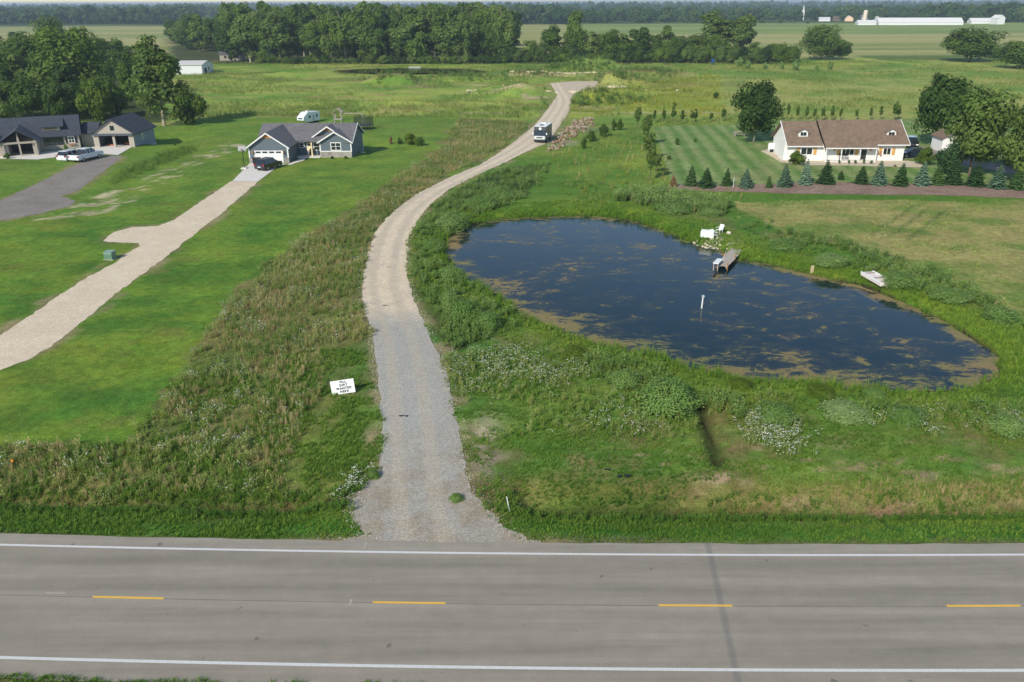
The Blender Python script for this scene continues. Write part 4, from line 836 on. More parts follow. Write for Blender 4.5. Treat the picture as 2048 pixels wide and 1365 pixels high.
row = [(1346,374,350,16,'brown','small dead brown spruce at the left end of the mulch strip',.5),(1382,372,331,25,'green','greyish green spruce next to the dead one',.8),(1412,375,337,30,'green','broad dark green spruce third from the left of the mulch strip',.45),(1453,372,337,22,'green','thin dull green spruce left of the white marker stake',.7),(1491,376,338,27,'blue','first blue spruce from the left in the row',.35),(1537,376,352,14,'green','dwarf yellowish spruce between two blue ones',.9),(1568,374,330,29,'blue','dusky blue spruce in front of the golden bush',.2),(1610,370,320,25,'blue','palest blue spruce in the row before the white house',.75),(1650,368,322,32,'green','full dark green spruce before the left part of the porch',.3),(1681,360,341,14,'green','thin bare young spruce behind the mulch strip',.6),(1722,368,333,28,'green','ragged green spruce with thin top before the porch',.5),(1756,370,323,31,'blue','broad blue spruce before the right part of the porch',.4),(1800,372,328,31,'green','green spruce before the right corner of the white house',.55),(1842,371,324,30,'blue','see-through pale spruce with bare lower trunk',.6),(1873,370,332,25,'green','yellow green spruce right of the see-through one',1.0),(1905,369,322,36,'green','dark spruce under the spreading leafy tree',.4),(1949,372,328,36,'green','dark spruce beside the blue one near the right edge',.35),(1993,377,332,34,'blue','banded blue spruce nearest the right edge',.2),(2030,379,338,32,'green','yellowish spruce at the right edge',.9)]
for i, (a_, b_, c_, d_, lf, lb, tn) in enumerate(row): T(a_, b_, c_, d_*1.1, 'spruce%d' % (1+i % 3), lf, lb, 'young spruces along the mulch strip', tn, 'spruce_tree')
for a_, b_, c_, d_, lb in [(1275,258,205,24,'tallest young tree at the far corner of the striped lawn'),(1292,292,215,30,'full young tree along the left edge of the striped lawn'),(1297,322,255,36,'wide young tree halfway down the left edge of the striped lawn'),(1300,360,272,32,'yellow topped young tree nearest the pond at the lawn edge'),(1312,345,300,26,'short young tree at the lower left corner of the striped lawn')]:
    T(a_, b_, c_, d_, 'slim%d' % rnd.randint(1, 2), 'cotton', lb, 'young trees down the left edge of the lawn', .35)
for i, (a_, b_, c_, d_) in enumerate([(1308,246,214,10),(1327,247,210,11),(1346,247,197,14),(1364,248,214,13),(1384,246,216,14),(1391,244,212,10),(1422,244,222,13),(1446,243,212,14),(1560,240,208,12),(1575,240,200,12),(1594,240,205,10),(1612,240,207,10),(1628,240,212,9),(1645,240,208,11),(1663,240,205,10),(1680,240,212,9),(1712,240,214,9),(1740,240,210,9),(1760,240,206,10),(1788,242,196,15),(1795,240,204,12)]):
    lb = nth(i)+' thin sapling from the left in the row behind the striped lawn' if a_ < 1500 else nth(i-8)+' thin sapling from the left in the row behind the white house'
    if a_ == 1346: lb = 'tallest spire-like sapling behind the striped lawn'
    if a_ == 1788: lb = 'tallest dark sapling behind the right end of the white house'
    T(a_, b_, c_, d_, 'slim%d' % (1+i % 3), 'wood', lb, 'thin saplings behind the striped lawn' if a_ < 1500 else 'thin saplings behind the white house', .35, 'sapling')
T(1432,198,184,14,'bush1','dark','small dark bush alone in the yellow meadow',tone=.6,name='bush',cat='bush')

T(1354,292,275,11,'bush2','wood','small round shrub planted on the striped lawn',tone=.4,name='shrub',cat='shrub')
T(1390,284,276,7,'bush1','wood','tiny shrub planted on the striped lawn farther back',tone=.5,name='shrub',cat='shrub')
T(1337,322,310,11,'bush2','wood','small shrub at the left border of the striped lawn',tone=.3,name='shrub',cat='shrub')
for a_, b_, c_, d_, lb in [(1240,262,236,14,'dark sapling beside the rubble path'),(1228,262,238,12,'twin dark sapling beside the rubble path'),(1208,275,248,24,'dark bush at the far end of the rubble line'),(1182,285,260,22,'dark bush in the middle of the line by the rubble'),(1168,298,274,14,'dark bush at the near end of the rubble line')]:
    T(a_, b_, c_, d_, 'bush%d' % rnd.randint(1, 2), 'wood', lb, 'dark bushes by the rubble heap', .3, 'bush', 'bush')
for i, (a_, b_, c_, d_) in enumerate([(1478,133,115,20),(1495,138,120,16),(1530,140,124,12),(1562,140,122,12),(1590,142,120,18),(1660,140,122,14),(1632,142,130,10)]):
    T(a_, b_, c_, d_, 'bush%d' % (1+i % 2), 'silver', ['pale silvery bush nearest the tall twin trees','pale silvery bush beside the first one','small pale bush standing alone','small pale bush left of the wide one','wide pale bush in the right meadow','pale round bush farthest right in the meadow','tiny pale bush in the right meadow'][i], 'silvery bushes at the far edge of the right meadow', .6, 'bush', 'bush')
T(663,128,66,26,'slim2','yellow','narrow bright green tree at the front of the dense wood',tone=.2)
for a_, b_, c_, d_, lb in [(734,126,4,92,'tall cottonwood with pale straight trunk in the dense wood'),(822,126,6,95,'tall cottonwood with leaning pale limbs in the dense wood'),(905,126,5,88,'right one of the tall cottonwoods ending the dense wood'),(502,126,12,84,'leaning pale-trunked cottonwood at the left end of the dense wood'),(562,127,8,80,'bright rounded cottonwood left in the dense wood'),(985,124,44,76,'dark broad tree at the right end of the dense wood')]:
    T(a_, b_, c_, d_, 'tall%d' % rnd.randint(1, 3) if a_ != 985 else 'oak1', 'cotton' if a_ != 985 else 'wood', lb, None, .35)
gw = 'trees of the dense wood'
for row_, (yb, n_, tt) in enumerate([(125, 26, 10), (112, 24, 2), (102, 22, 0), (94, 20, 0)]):
    for i in range(n_):
        px_ = 470+i*(545/(n_-1))+rnd.uniform(-8, 8)
        T(px_, yb+rnd.uniform(-2, 2), tt+rnd.uniform(-4, 30 if row_ == 0 else 12), rnd.uniform(48, 70), rnd.choice(['far1', 'far2', 'far3', 'tall2']), rnd.choice(['wood', 'wood', 'cotton', 'dark']), nth(i)+' tree from the left in the '+['front', 'second', 'third', 'hindmost'][row_]+' rank of the dense wood', gw, rnd.uniform(.3, .75))
for i in range(30):
    px_ = 352+i*6.2+rnd.uniform(-6, 6); T(px_, rnd.uniform(84, 122) if px_ > 440 else rnd.uniform(78, 104), rnd.uniform(20, 52), rnd.uniform(42, 62), rnd.choice(['far1', 'far2', 'far3']), rnd.choice(['wood', 'cotton', 'dark']), nth(i)+' tree from the left in the wood above the white pole barn', 'trees above the pole barn', rnd.uniform(.3, .7))
for i in range(40):
    px_ = 520+i*12.5+rnd.uniform(-4, 4); T(px_, 128, 113+rnd.uniform(-6, 4), rnd.uniform(16, 30), rnd.choice(['bush1', 'bush2']), rnd.choice(['wood', 'dark', 'cotton']), nth(i)+' low bush from the left along the foot of the dense wood', 'bushes at the foot of the wood', rnd.uniform(.3, .6), 'bush', 'bush')
hedge = [(1022,124,72,36,'far1','wood','dark tree where the hedgerow leaves the dense wood',.3),(1062,124,80,40,'far2','cotton','yellowish tree near the start of the hedgerow',.8),(1104,124,50,52,'tall1','wood','umbrella-shaped tree with bare stem in the hedgerow',.4),(1148,122,16,40,'far3','wood','tall narrow tree rising out of the hedgerow',.55),(1150,124,62,54,'oak1','yellow','light green tree under the tall narrow one',.05),(1182,125,64,40,'far1','cotton','pale tree right of the tall narrow one',.6),(1216,125,60,54,'oak2','yellow','yellow green round tree in the hedgerow',.1),(1248,125,66,40,'far2','wood','plain tree in the middle of the hedgerow',.5),(1276,124,46,40,'tall2','wood','tall dark tree in the right half of the hedgerow',.2),(1306,124,68,40,'far3','wood','lower tree right of the tall dark one',.3),(1332,124,48,34,'tall3','cotton','slender pale tree near the hedgerow end',.4),(1350,124,72,44,'oak1','dark','dark low tree near the hedgerow end',.8),(1392,122,72,56,'oak2','yellow','bright green round tree at the gap in the hedgerow',.12),(1432,124,74,46,'bush1','yellow','bright green bush tree under the tall pair',.02),(1424,116,20,74,'tall1','cotton','left one of the two tall trees rising above the field',.45),(1478,116,18,56,'tall2','cotton','right one of the two tall trees rising above the field',.3),(1510,122,86,44,'far1','cotton','low tree right of the tall pair',.5),(1548,122,92,50,'bush1','wood','dark low bush tree right of the tall pair',.35),(1584,122,94,32,'bush2','dark','small dark bush tree ending the hedgerow',.6),(1642,120,50,78,'oak1','cotton','open-crowned tree standing alone before the corn field',.3),(1684,120,82,32,'oak2','wood','small round tree touching the lone open-crowned one',.4),(1938,124,56,102,'oak2','yellow','broad single tree in the corn field before the barns',.0),(2050,138,82,100,'oak1','wood','dark tree cut off at the right edge of the field',.5),(1985,116,98,30,'bush1','wood','low bush beside the broad field tree',.4)]
for a_, b_, c_, d_, kd, lf, lb, tn in hedge: T(a_, b_, c_-3, d_*1.35, kd, lf, lb, 'trees of the hedgerow' if a_ < 1600 else None, tn)
for i in range(46):
    px_ = 1000+i*13+rnd.uniform(-4, 4); T(px_, 126, rnd.uniform(84, 110), rnd.uniform(24, 42), rnd.choice(['bush1', 'bush2']), rnd.choice(['wood', 'dark', 'cotton', 'yellow']), nth(i)+' low bush from the left along the foot of the hedgerow', 'bushes of the hedgerow', rnd.uniform(.1, .4), 'bush', 'bush')
for a_, b_, c_, d_, lb in [(1524,47,38,14,'tiny round bush at the far side of the corn field, left of two'),(1559,47,36,13,'tiny round bush at the far side of the corn field, right of two'),(1615,48,42,8,'smallest bush at the far edge of the field near the white shed'),(1215,43,31,14,'small lone tree on the far green strip left of the tall pair'),(1343,43,30,16,'small lone tree on the far green strip near the tall pair')]:
    T(a_, b_, c_, d_, 'bush1', 'wood', lb, None, .4)

# ------------------------------------------------------------------ far woods, read as masses
def far_wood(name, lst, label, seed):
    rs = np.random.RandomState(seed); xs = []; ys = []; sc = []
    for (pa, pb, d0, d1, sp_, h) in lst:
        n_ = 0; d = d0
        while d < d1:
            xa = (pa-1024)/FPX*d*.99; xb = (pb-1024)/FPX*d*.99; k_ = max(2, int((xb-xa)/sp_))
            xs.append(np.linspace(xa, xb, k_)+rs.normal(0, sp_*.4, k_)); ys.append(d+rs.normal(0, sp_*.5, k_)); sc.append(np.full(k_, h/10)); d += sp_*(1.6+n_*.25); n_ += 1
    x = np.concatenate(xs); y = np.concatenate(ys); s_ = np.concatenate(sc)*(.72+.55*fbm(x, y, 60, 3))
    scatter(name, x, y, FARP, s_, None, .15+.8*vn(x, y, 30, 4), label, seed=seed)
FL = foliage('far_leaf', [lin(44, 70, 36), lin(66, 94, 44), lin(92, 116, 56)])
FARP = []
for i in (1, 2, 3):
    V, F_, v, mb = deciduous(70+i, 10, 5.2, .02, 16, 900, .85, .3, .25, sparse=.85); FARP.append(fmesh('far_tree', V, F_, FL, v))
far_wood('left_far_woods', [(-250, 420, 1080, 1400, 12, 17), (-300, 460, 1500, 2600, 26, 19), (-300, 560, 2800, 6500, 60, 22)], 'long band of woods beyond the left cut field', 1)
far_wood('middle_far_woods', [(940, 1010, 640, 760, 10, 20), (1000, 1110, 980, 1300, 13, 18), (1100, 1460, 1020, 1250, 14, 15), (560, 1500, 1700, 2500, 30, 17), (560, 1500, 2700, 6500, 65, 21)], 'woods beyond the middle corn field', 2)
far_wood('right_far_woods', [(1460, 1700, 1080, 1200, 15, 13), (1640, 1830, 1150, 1300, 14, 16), (1820, 2250, 960, 1150, 13, 18), (1450, 2400, 1500, 2300, 34, 14), (1450, 2400, 2600, 7000, 75, 20)], 'woods and village trees beyond the barns', 3)

# ------------------------------------------------------------------ building materials
WH = mat('white_siding', (.80, .79, .75), .55, nscale=1.2, namp=.05); WT = mat('white_trim', (.78, .78, .76), .5, nscale=2, namp=.05)
BS = mat('slate_blue_siding', lin(92, 104, 112), .6, nscale=2, namp=.08); GS = mat('warm_grey_siding', lin(168, 160, 148), .6, nscale=1.5, namp=.08); CS = mat('shaded_grey_siding', lin(132, 142, 150), .6, nscale=1.5, namp=.08)  # cool grey copy: shade of the garage side walls put into the siding colour
def shingles(name, c):
    m_, N_, L_, b_, t_ = tex(name); mp = N_.new('ShaderNodeMapping'); mp.inputs['Scale'].default_value = (1, 1, 1); L_.new(t_.outputs['Object'], mp.inputs[0])
    v = N_.new('ShaderNodeTexVoronoi'); v.inputs['Scale'].default_value = 3.2; L_.new(mp.outputs[0], v.inputs['Vector']); n_ = noise(N_, L_, t_, .7, 4); sepc = N_.new('ShaderNodeSeparateColor'); L_.new(v.outputs['Color'], sepc.inputs[0])
    k = N_.new('ShaderNodeMath'); k.operation = 'MULTIPLY'; L_.new(mrange(N_, L_, sepc.outputs[0], 0, 1, .84, 1.16), k.inputs[0]); L_.new(mrange(N_, L_, n_.outputs[0], .3, .7, .9, 1.1), k.inputs[1])
    c2 = N_.new('ShaderNodeVectorMath'); c2.operation = 'SCALE'; c2.inputs[0].default_value = c; L_.new(k.outputs[0], c2.inputs['Scale']); L_.new(c2.outputs[0], b_.inputs['Base Color']); b_.inputs['Roughness'].default_value = .9; return m_
SB = shingles('brown_shingles', lin(120, 101, 84)); SG = shingles('grey_shingles', lin(104, 102, 104)); SD = shingles('charcoal_shingles', lin(60, 66, 76))
GLS = mat('window_glass', (.018, .024, .028), .06, nscale=1.5, namp=.3, spec=.8); BLK = mat('black_paint', (.012, .013, .015), .35, spec=.5); DKI = mat('dark_interior', (.03, .026, .022), .8, nscale=2, namp=.5)
TAN = mat('tan_wood', lin(204, 160, 92), .6, nscale=5, namp=.12); CED = mat('cedar_wood', lin(170, 118, 66), .6, nscale=5, namp=.15); WDK = mat('weathered_wood', lin(168, 158, 146), .85, nscale=6, namp=.2)
STN = gravel('ledge_stone', lin(164, 158, 150), lin(140, 134, 128), scale=3.2, alt=lin(182, 174, 162)); CB = mat('concrete_foundation', lin(178, 180, 180), .85, nscale=2, namp=.08)
def window(par, x, y, z0, z1, w, face='-y', trim=WT, tw=.12, mull=1, cross=True, off=0):
    """frame with panes; face tells which way it looks"""
    def B(a0, a1, d0, d1, zz0, zz1):
        mb_ = MB()
        if face == '-y': mb_.box(x+a0, x+a1, y-d1, y-d0, zz0, zz1)
        elif face == '+x': mb_.box(x+d0, x+d1, y+a0, y+a1, zz0, zz1)
        else: mb_.box(x-d1, x-d0, y+a0, y+a1, zz0, zz1)
        return mb_
    fr = MB()
    for q in (B(-w/2-tw, w/2+tw, .003, .07, z1, z1+tw), B(-w/2-tw, w/2+tw, .003, .075, z0-tw, z0), B(-w/2-tw, -w/2, .003, .068, z0, z1), B(w/2, w/2+tw, .003, .068, z0, z1)): fr.add(q.v, q.f)
    for i in range(1, mull+1):
        a_ = -w/2+w*i/(mull+1); q = B(a_-.04, a_+.04, .003, .062, z0, z1); fr.add(q.v, q.f)
    if cross: q = B(-w/2, w/2, .003, .055, (z0+z1)/2-.03, (z0+z1)/2+.03); fr.add(q.v, q.f)
    o = fr.build('window', trim, par)
    for i in range(mull+1):
        a_ = -w/2+w*i/(mull+1); B(a_+.02, a_+w/(mull+1)-.02, .003, .03, z0, z1).build('pane', GLS, o)
    return o
def gable_wall(mb, x0, x1, y, t, zb, ze, zp, xp=None):
    xp = (x0+x1)/2 if xp is None else xp
    return mb.prism([(x0, zb), (x1, zb), (x1, ze), (xp, zp), (x0, ze)], y, y+t)
# ---- white house
wx_, wy_ = 44.22, 128.7
WHO = thing('white_house', 'white ranch house with brown roof, two dormers and tan shutters', 'house', (wx_, wy_, 0), math.radians(-1.2))
Lw = 18.3; D_ = 8.6
mb = MB(); mb.box(0, Lw, 0, D_, -.3, 2.5)
mb.prism([(0, 2.5), (D_, 2.5), (D_/2, 5.35)], .02, .3, 'x'); mb.prism([(0, 2.5), (D_, 2.5), (D_/2, 5.35)], Lw-.3, Lw-.02, 'x'); mb.build('wall', WH, WHO)
def roofpair(x0, x1, ye, yb, ze, zr, ym, par, m_, t=.16, name='roof', zb=None):
    r = MB(); zb = ze if zb is None else zb
    r.slab((x0, ye, ze), (x1, ye, ze), (x1, ym, zr), (x0, ym, zr), t); r.slab((x0, ym+.002, zr), (x1, ym+.002, zr), (x1, yb, zb), (x0, yb, zb), t); return r.build(name, m_, par)
roofpair(-.45, 5.2, -.5, D_+.5, 2.46, 5.62, D_/2, WHO, SB)
roofpair(5.35, 13.6, -1.35, D_+.5, 2.30, 5.82, D_/2, WHO, SB, zb=2.5); roofpair(13.6, Lw+.5, -.55, D_+.5, 2.66, 5.82, D_/2, WHO, SB, zb=2.5)
rk = MB(); rk.slab((Lw+.5, -.55, 2.72), (Lw+.58, -.55, 2.72), (Lw+.58, D_/2, 5.86), (Lw+.5, D_/2, 5.86), .22); rk.slab((-.55, -.55, 2.52), (-.45, -.55, 2.52), (-.45, D_/2, 5.68), (-.55, D_/2, 5.68), .22); rk.box(-.5, 5.2, -.62, -.5, 2.26, 2.42); rk.box(5.36, 13.6, -1.47, -1.35, 2.1, 2.26); rk.box(13.6, Lw+.5, -.67, -.55, 2.46, 2.62); rk.build('fascia', WT, WHO); q = MB(); q.slab((5.28, -1.4, 2.30), (5.345, -1.4, 2.30), (5.345, D_/2, 5.82), (5.28, D_/2, 5.82), .3); q.build('roof_step_shadow', BLK, WHO)  # black slab stands in for the shadow line where the roof steps up
cm_ = MB(); cm_.box(-.5, -.004, .6, 3.2, -.2, 3.0); cm_.build('chimney', WH, WHO)
for xd in (2.45, 16.4):
    d_ = MB(); zb = 2.46+(1.1+.5)*.66+.35; d_.box(xd-.72, xd+.72, 1.25, 2.9, zb-.5, zb+.55); d_.prism([(xd-.72, zb+.55), (xd+.72, zb+.55), (xd, zb+.95)], 1.27, 3.2)
    dm = d_.build('dormer', WT, WHO)
    r = MB(); r.slab((xd-.9, 1.05, zb+.48), (xd, 1.05, zb+1.03), (xd, 3.6, zb+1.03), (xd-.9, 3.2, zb+.48), .09); r.slab((xd+.9, 1.05, zb+.48), (xd+.9, 3.2, zb+.48), (xd, 3.6, zb+1.03), (xd, 1.05, zb+1.035), .09); r.build('dormer_roof', SB, dm)
    g2_ = MB(); g2_.box(xd-.45, xd-.03, 1.20, 1.24, zb-.1, zb+.42); g2_.box(xd+.03, xd+.45, 1.20, 1.24, zb-.1, zb+.42); g2_.build('dormer_window', GLS, dm)
def shutters(x, z0, z1, w, par, m_=TAN):
    for sx_ in (-1, 1):
        mb_ = MB(); mb_.box(x+sx_*(w/2+.38)-.24, x+sx_*(w/2+.38)+.24, -.06, -.004, z0-.08, z1+.08); mb_.build('shutter', m_, par)
window(WHO, 2.9, 0, 1.05, 2.0, 1.7, mull=1, cross=False); shutters(2.9, 1.05, 2.0, 1.9, WHO)
window(WHO, 9.4, 0, .95, 2.05, 1.9, mull=2, cross=False); shutters(9.4, .95, 2.05, 2.1, WHO)
window(WHO, 15.6, 0, 1.0, 1.95, 1.1, mull=1, cross=False); shutters(15.6, 1.0, 1.95, 1.3, WHO)
d_ = MB(); d_.box(11.55, 12.4, -.05, -.004, .05, 2.05); dr = d_.build('door', GLS, WHO); d_ = MB(); d_.box(11.43, 11.55, -.08, -.004, 0, 2.15); d_.box(12.4, 12.52, -.08, -.004, 0, 2.15); d_.box(11.55, 12.4, -.08, -.004, 2.05, 2.15); d_.build('door_frame', WT, dr)
pr = MB(); pr.box(5.5, 13.6, -1.35, -.004, -.1, .22); pr.build('porch_floor', CO, WHO)
for xx in (5.6, 8.0, 10.9, 13.4): p = MB(); p.box(xx-.06, xx+.06, -1.3, -1.18, .22, 2.2); p.build('porch_post', WT, WHO)
rl = MB()
for xa, xb in ((5.6, 10.8), (12.2, 13.4)):
    rl.box(xa, xb, -1.27, -1.21, .92, .99); rl.box(xa, xb, -1.265, -1.215, .30, .36)
    for k in range(int((xb-xa)/.22)): rl.box(xa+.1+k*.22, xa+.15+k*.22, -1.26, -1.22, .36, .92)
rl.build('railing', WT, WHO)
for xx in (7.3, 13.0):
    c_ = MB(); c_.tube((xx, -.006, 1.75), (xx, -.07, 1.75), .2, .2, 10); c_.build('wreath', CED, WHO)
f_ = MB(); f_.box(14.4, 14.46, -.5, -.004, 1.5, 1.55); f_.box(14.42, 14.44, -.75, -.3, 1.05, 1.55); f_.build('flag', mat('faded_red_cloth', lin(190, 120, 110), .8), WHO)
tk_ = MB(); tk_.tube((0, 0, .0), (0, 0, 1.3), .5, .5, 12); tk_.ball((0, 0, 1.3), .5, 12, 5, (1, 1, .4)); tx, ty = P(1541, 304); tk = thing('propane_tank', 'round white tank at the left end of the white house', 'tank', (tx, ty)); tk_.build('tank_body', WT, tk, smooth_=True); q = MB(); q.box(-.3, .3, -.62, -.45, 0, .5); q.build('valve_box', BLK, tk)
# ---- blue house
bx, by = -41.9, 128.9
BH = thing('blue_house', 'slate blue house with grey roof, white trim and white garage door', 'house', (bx, by, 0), math.radians(-.5))
W_ = MB(); gable_wall(W_, 0, 6.3, 0, .3, 0, 2.55, 4.55); W_.box(0, .25, .3, 11, -.2, 2.55); W_.box(6.05, 6.3, .3, 6.3, 0, 2.55); W_.box(6.3, 10.3, 6.3, 6.6, 0, 2.6); W_.box(.25, 15.3, 14.6, 14.9, -1, 2.6)
gable_wall(W_, 10.3, 15.5, 4.7, .3, 0, 2.62, 4.05); W_.box(10.3, 10.55, 5.0, 6.3, 0, 2.6); gable_wall(W_, 8.3, 14.6, 6.62, .2, 2.3, 2.8, 4.7)
W_.prism([(5.0, -.2), (14.9, -1.5), (14.9, 2.6), (9.9, 4.75), (5.0, 2.62)], 15.26, 15.5, 'x'); W_.prism([(6, 0), (14.6, -.2), (14.6, 2.6), (10.3, 4.55), (6, 2.6)], 0.255, .45, 'x'); W_.build('wall', BS, BH)
R_ = MB()
R_.slab((-.35, -.4, 2.42), (3.15, -.4, 4.78), (3.15, 10, 4.78), (-.35, 10, 2.42), .15); R_.slab((3.152, -.4, 4.78), (6.65, -.4, 2.42), (6.65, 8.5, 2.42), (3.152, 10, 4.78), .15)
R_.slab((-.3, 9.9, 4.88), (15.8, 9.9, 4.88), (15.8, 15.2, 2.5), (-.3, 15.2, 2.5), .15); R_.slab((-.3, 5.85, 2.5+.38), (15.8, 4.5, 2.5), (15.8, 9.898, 4.88), (-.3, 9.898, 4.88), .15)
R_.slab((8.0, 6.1, 2.62), (11.4, 6.1, 4.85), (11.4, 9.6, 4.85), (8.0, 9.6, 2.62), .14); R_.slab((11.402, 6.1, 4.85), (14.9, 6.1, 2.62), (14.9, 9.6, 2.62), (11.402, 9.6, 4.85), .14)
R_.slab((9.95, 4.35, 2.50), (12.9, 4.35, 4.22), (12.9, 8.6, 4.22), (9.95, 8.6, 2.50), .14); R_.slab((12.902, 4.35, 4.22), (15.85, 4.35, 2.5), (15.85, 8.6, 2.5), (12.902, 8.6, 4.22), .14)
R_.slab((6.3, 5.6, 2.55), (10.1, 5.6, 2.55), (10.1, 7.5, 3.4), (6.3, 7.5, 3.4), .14); R_.build('roof', SG, BH)
t_ = MB()
def rake(mb_, x0, z0, xp, zp, x1, y, w=.22, d=.08):
    for a_, za, b_, zb_ in ((x0, z0, xp, zp), (x1, z0, xp, zp)):
        mb_.add([(a_, y, za), (b_, y, zb_), (b_, y, zb_-w), (a_, y, za-w), (a_, y-d, za), (b_, y-d, zb_), (b_, y-d, zb_-w), (a_, y-d, za-w)], [(0, 1, 2, 3), (4, 7, 6, 5), (0, 4, 5, 1), (3, 2, 6, 7), (0, 3, 7, 4), (1, 5, 6, 2)])
rake(t_, -.35, 2.44, 3.15, 4.8, 6.65, -.41); rake(t_, 8.0, 2.64, 11.4, 4.88, 14.9, 6.08); rake(t_, 9.95, 2.52, 12.9, 4.25, 15.85, 4.33)
t_.box(-.03, .15, -.04, -.003, 0, 2.42); t_.box(6.15, 6.34, -.04, -.003, 0, 2.42); t_.box(10.28, 10.45, 4.66, 4.697, .95, 2.5); t_.box(15.36, 15.54, 4.66, 4.697, .95, 2.5); t_.box(10.45, 15.36, 4.66, 4.697, .95, 1.08); t_.box(15.503, 15.54, 14.7, 14.94, -1, 2.5)
t_.box(6.35, 10.2, 5.48, 5.6, 2.38, 2.56); t_.add([(15.82, 4.4, 2.56), (15.82, 9.9, 4.93), (15.82, 9.9, 4.73), (15.82, 4.4, 2.34), (15.88, 4.4, 2.56), (15.88, 9.9, 4.93), (15.88, 9.9, 4.73), (15.88, 4.4, 2.34)], [(0, 1, 2, 3), (7, 6, 5, 4), (0, 4, 5, 1), (3, 2, 6, 7)]); t_.add([(15.82, 15.2, 2.56), (15.82, 9.9, 4.93), (15.82, 9.9, 4.73), (15.82, 15.2, 2.34), (15.88, 15.2, 2.56), (15.88, 9.9, 4.93), (15.88, 9.9, 4.73), (15.88, 15.2, 2.34)], [(3, 2, 1, 0), (4, 5, 6, 7), (1, 5, 4, 0), (7, 6, 2, 3)]); t_.build('trim', WT, BH)
for q_ in ((10.3, 15.5, 4.6, 4.698, -.1, .95), (-.03, .75, -.08, -.045, -.05, .8), (5.6, 6.35, -.08, -.045, -.05, .8)): MB().box(*q_).build('stone_veneer', STN, BH)
fd = MB(); fd.prism([(4.9, -.3), (14.9, -1.9), (14.9, -.15), (11, -.15), (4.9, -.02)], 15.502, 15.55, 'x'); fd.build('foundation', CB, BH)
gd = MB(); gd.box(.85, 5.45, -.05, -.003, .02, 1.95); g_o = gd.build('garage_door', WT, BH)
for i in range(4):
    w2 = MB(); w2.box(1.1+i*1.08, 1.1+i*1.08+.82, -.06, -.052, 1.56, 1.82); w2.build('door_pane', GLS, g_o)
for i in range(3): w2 = MB(); w2.box(.85, 5.45, -.058, -.051, .48+i*.5, .50+i*.5); w2.build('panel_joint', CB, g_o)
br = MB(); br.prism([(3.15-1.1, 3.86), (3.15+1.1, 3.86), (3.15, 4.56)], -.07, -.004); br.prism([(11.4-.95, 4.02), (11.4+.95, 4.02), (11.4, 4.62)], 6.54, 6.615); br.build('gable_ornament', CED, BH)
cb = MB(); cb.box(.62, .78, -.4, -.085, 1.55, 1.95); cb.box(5.55, 5.7, -.4, -.085, 1.55, 1.95); cb.build('bracket', CED, BH)
window(BH, 12.95, 4.7, 1.25, 2.35, 1.5, mull=1); window(BH, 9.4, 6.3, 1.0, 2.1, .9, mull=0); window(BH, 6.9, 6.3, 1.45, 2.1, .7, mull=0)
d_ = MB(); d_.box(7.75, 8.65, 6.24, 6.296, .05, 2.1); dr = d_.build('door', mat('cream_door', lin(236, 222, 188), .5), BH); q = MB(); q.box(7.9, 8.5, 6.225, 6.238, 1.65, 1.95); q.build('door_light', GLS, dr)
sl = MB(); sl.box(6.4, 10.25, 4.4, 6.2, -.1, .16); sl.build('porch_slab', CO, BH); ps = MB(); ps.box(8.75, 8.95, 4.95, 5.15, .16, 2.4); ps.build('porch_post', mat('cream_post', lin(226, 208, 160), .6), BH)
wl_ = thing('rain_window_well', 'brown and white pots at the lower corner of the blue house', 'pots', (bx+16.3, by+8, -.9))
q = MB(); q.tube((0, 0, 0), (0, 0, .8), .35, .45, 10); q.build('pot', CED, wl_); q = MB(); q.tube((.2, 1.6, .1), (.2, 1.6, .9), .4, .4, 10); q.build('pot', WT, wl_)
# ---- grey house: main body turned, garage square to the view
def gh(): pass
GHO = thing('grey_house', 'long grey house with charcoal roof, timber porch and open double garage', 'house', (-76.4, 143.8, 0), math.radians(25))
A_ = MB(); A_.box(-24, 0, 0, 9.5, -.3, 2.6); A_.prism([(0, 2.6), (9.5, 2.6), (4.75, 5.1)], -.3, -.02, 'x'); gable_wall(A_, -11.6, -10.6, -4.2, 4.2, 0, 2.3, 2.45); gable_wall(A_, -7.0, -6.2, -4.2, 4.2, 0, 2.3, 2.45)
gable_wall(A_, -18.5, -11.62, -3.4, 3.4, 0, 2.5, 5.0); A_.build('wall', GS, GHO)
roofpair(-24.3, .45, -.55, 10, 2.45, 5.3, 4.75, GHO, SD)
r = MB(); r.slab((-12.2, -4.9, 2.30), (-8.9, -4.9, 4.35), (-8.9, 3.2, 4.35), (-12.2, 1.0, 2.30), .18); r.slab((-8.898, -4.9, 4.35), (-5.6, -4.9, 2.30), (-5.6, 1.0, 2.30), (-8.898, 3.2, 4.35), .18)
r.slab((-19.2, -3.9, 2.4), (-15.1, -3.9, 5.25), (-15.1, 4.7, 5.25), (-19.2, 1.0, 2.4), .18); r.slab((-15.098, -3.9, 5.25), (-11.0, -3.9, 2.4), (-11.0, 1.0, 2.4), (-15.098, 4.7, 5.25), .18)
r.slab((-6.2, .55, 3.95), (-2.1, .55, 3.95), (-2.1, 3.9, 4.9), (-6.2, 3.9, 4.9), .14); r.build('roof', SD, GHO, label='charcoal porch, wing and dormer roofs')
q = MB(); q.box(-11.5, -6.3, -4.6, -4.3, 2.05, 2.35); q.box(-11.4, -11.1, -4.55, -4.25, 0, 2.05); q.box(-9.0, -8.75, -4.55, -4.3, 0, 2.05); q.box(-6.6, -6.3, -4.55, -4.25, 0, 2.05); q.prism([(-9.1, 2.35), (-8.7, 2.35), (-8.9, 4.1)], -4.5, -4.35); q.build('porch_frame', WDK, GHO)
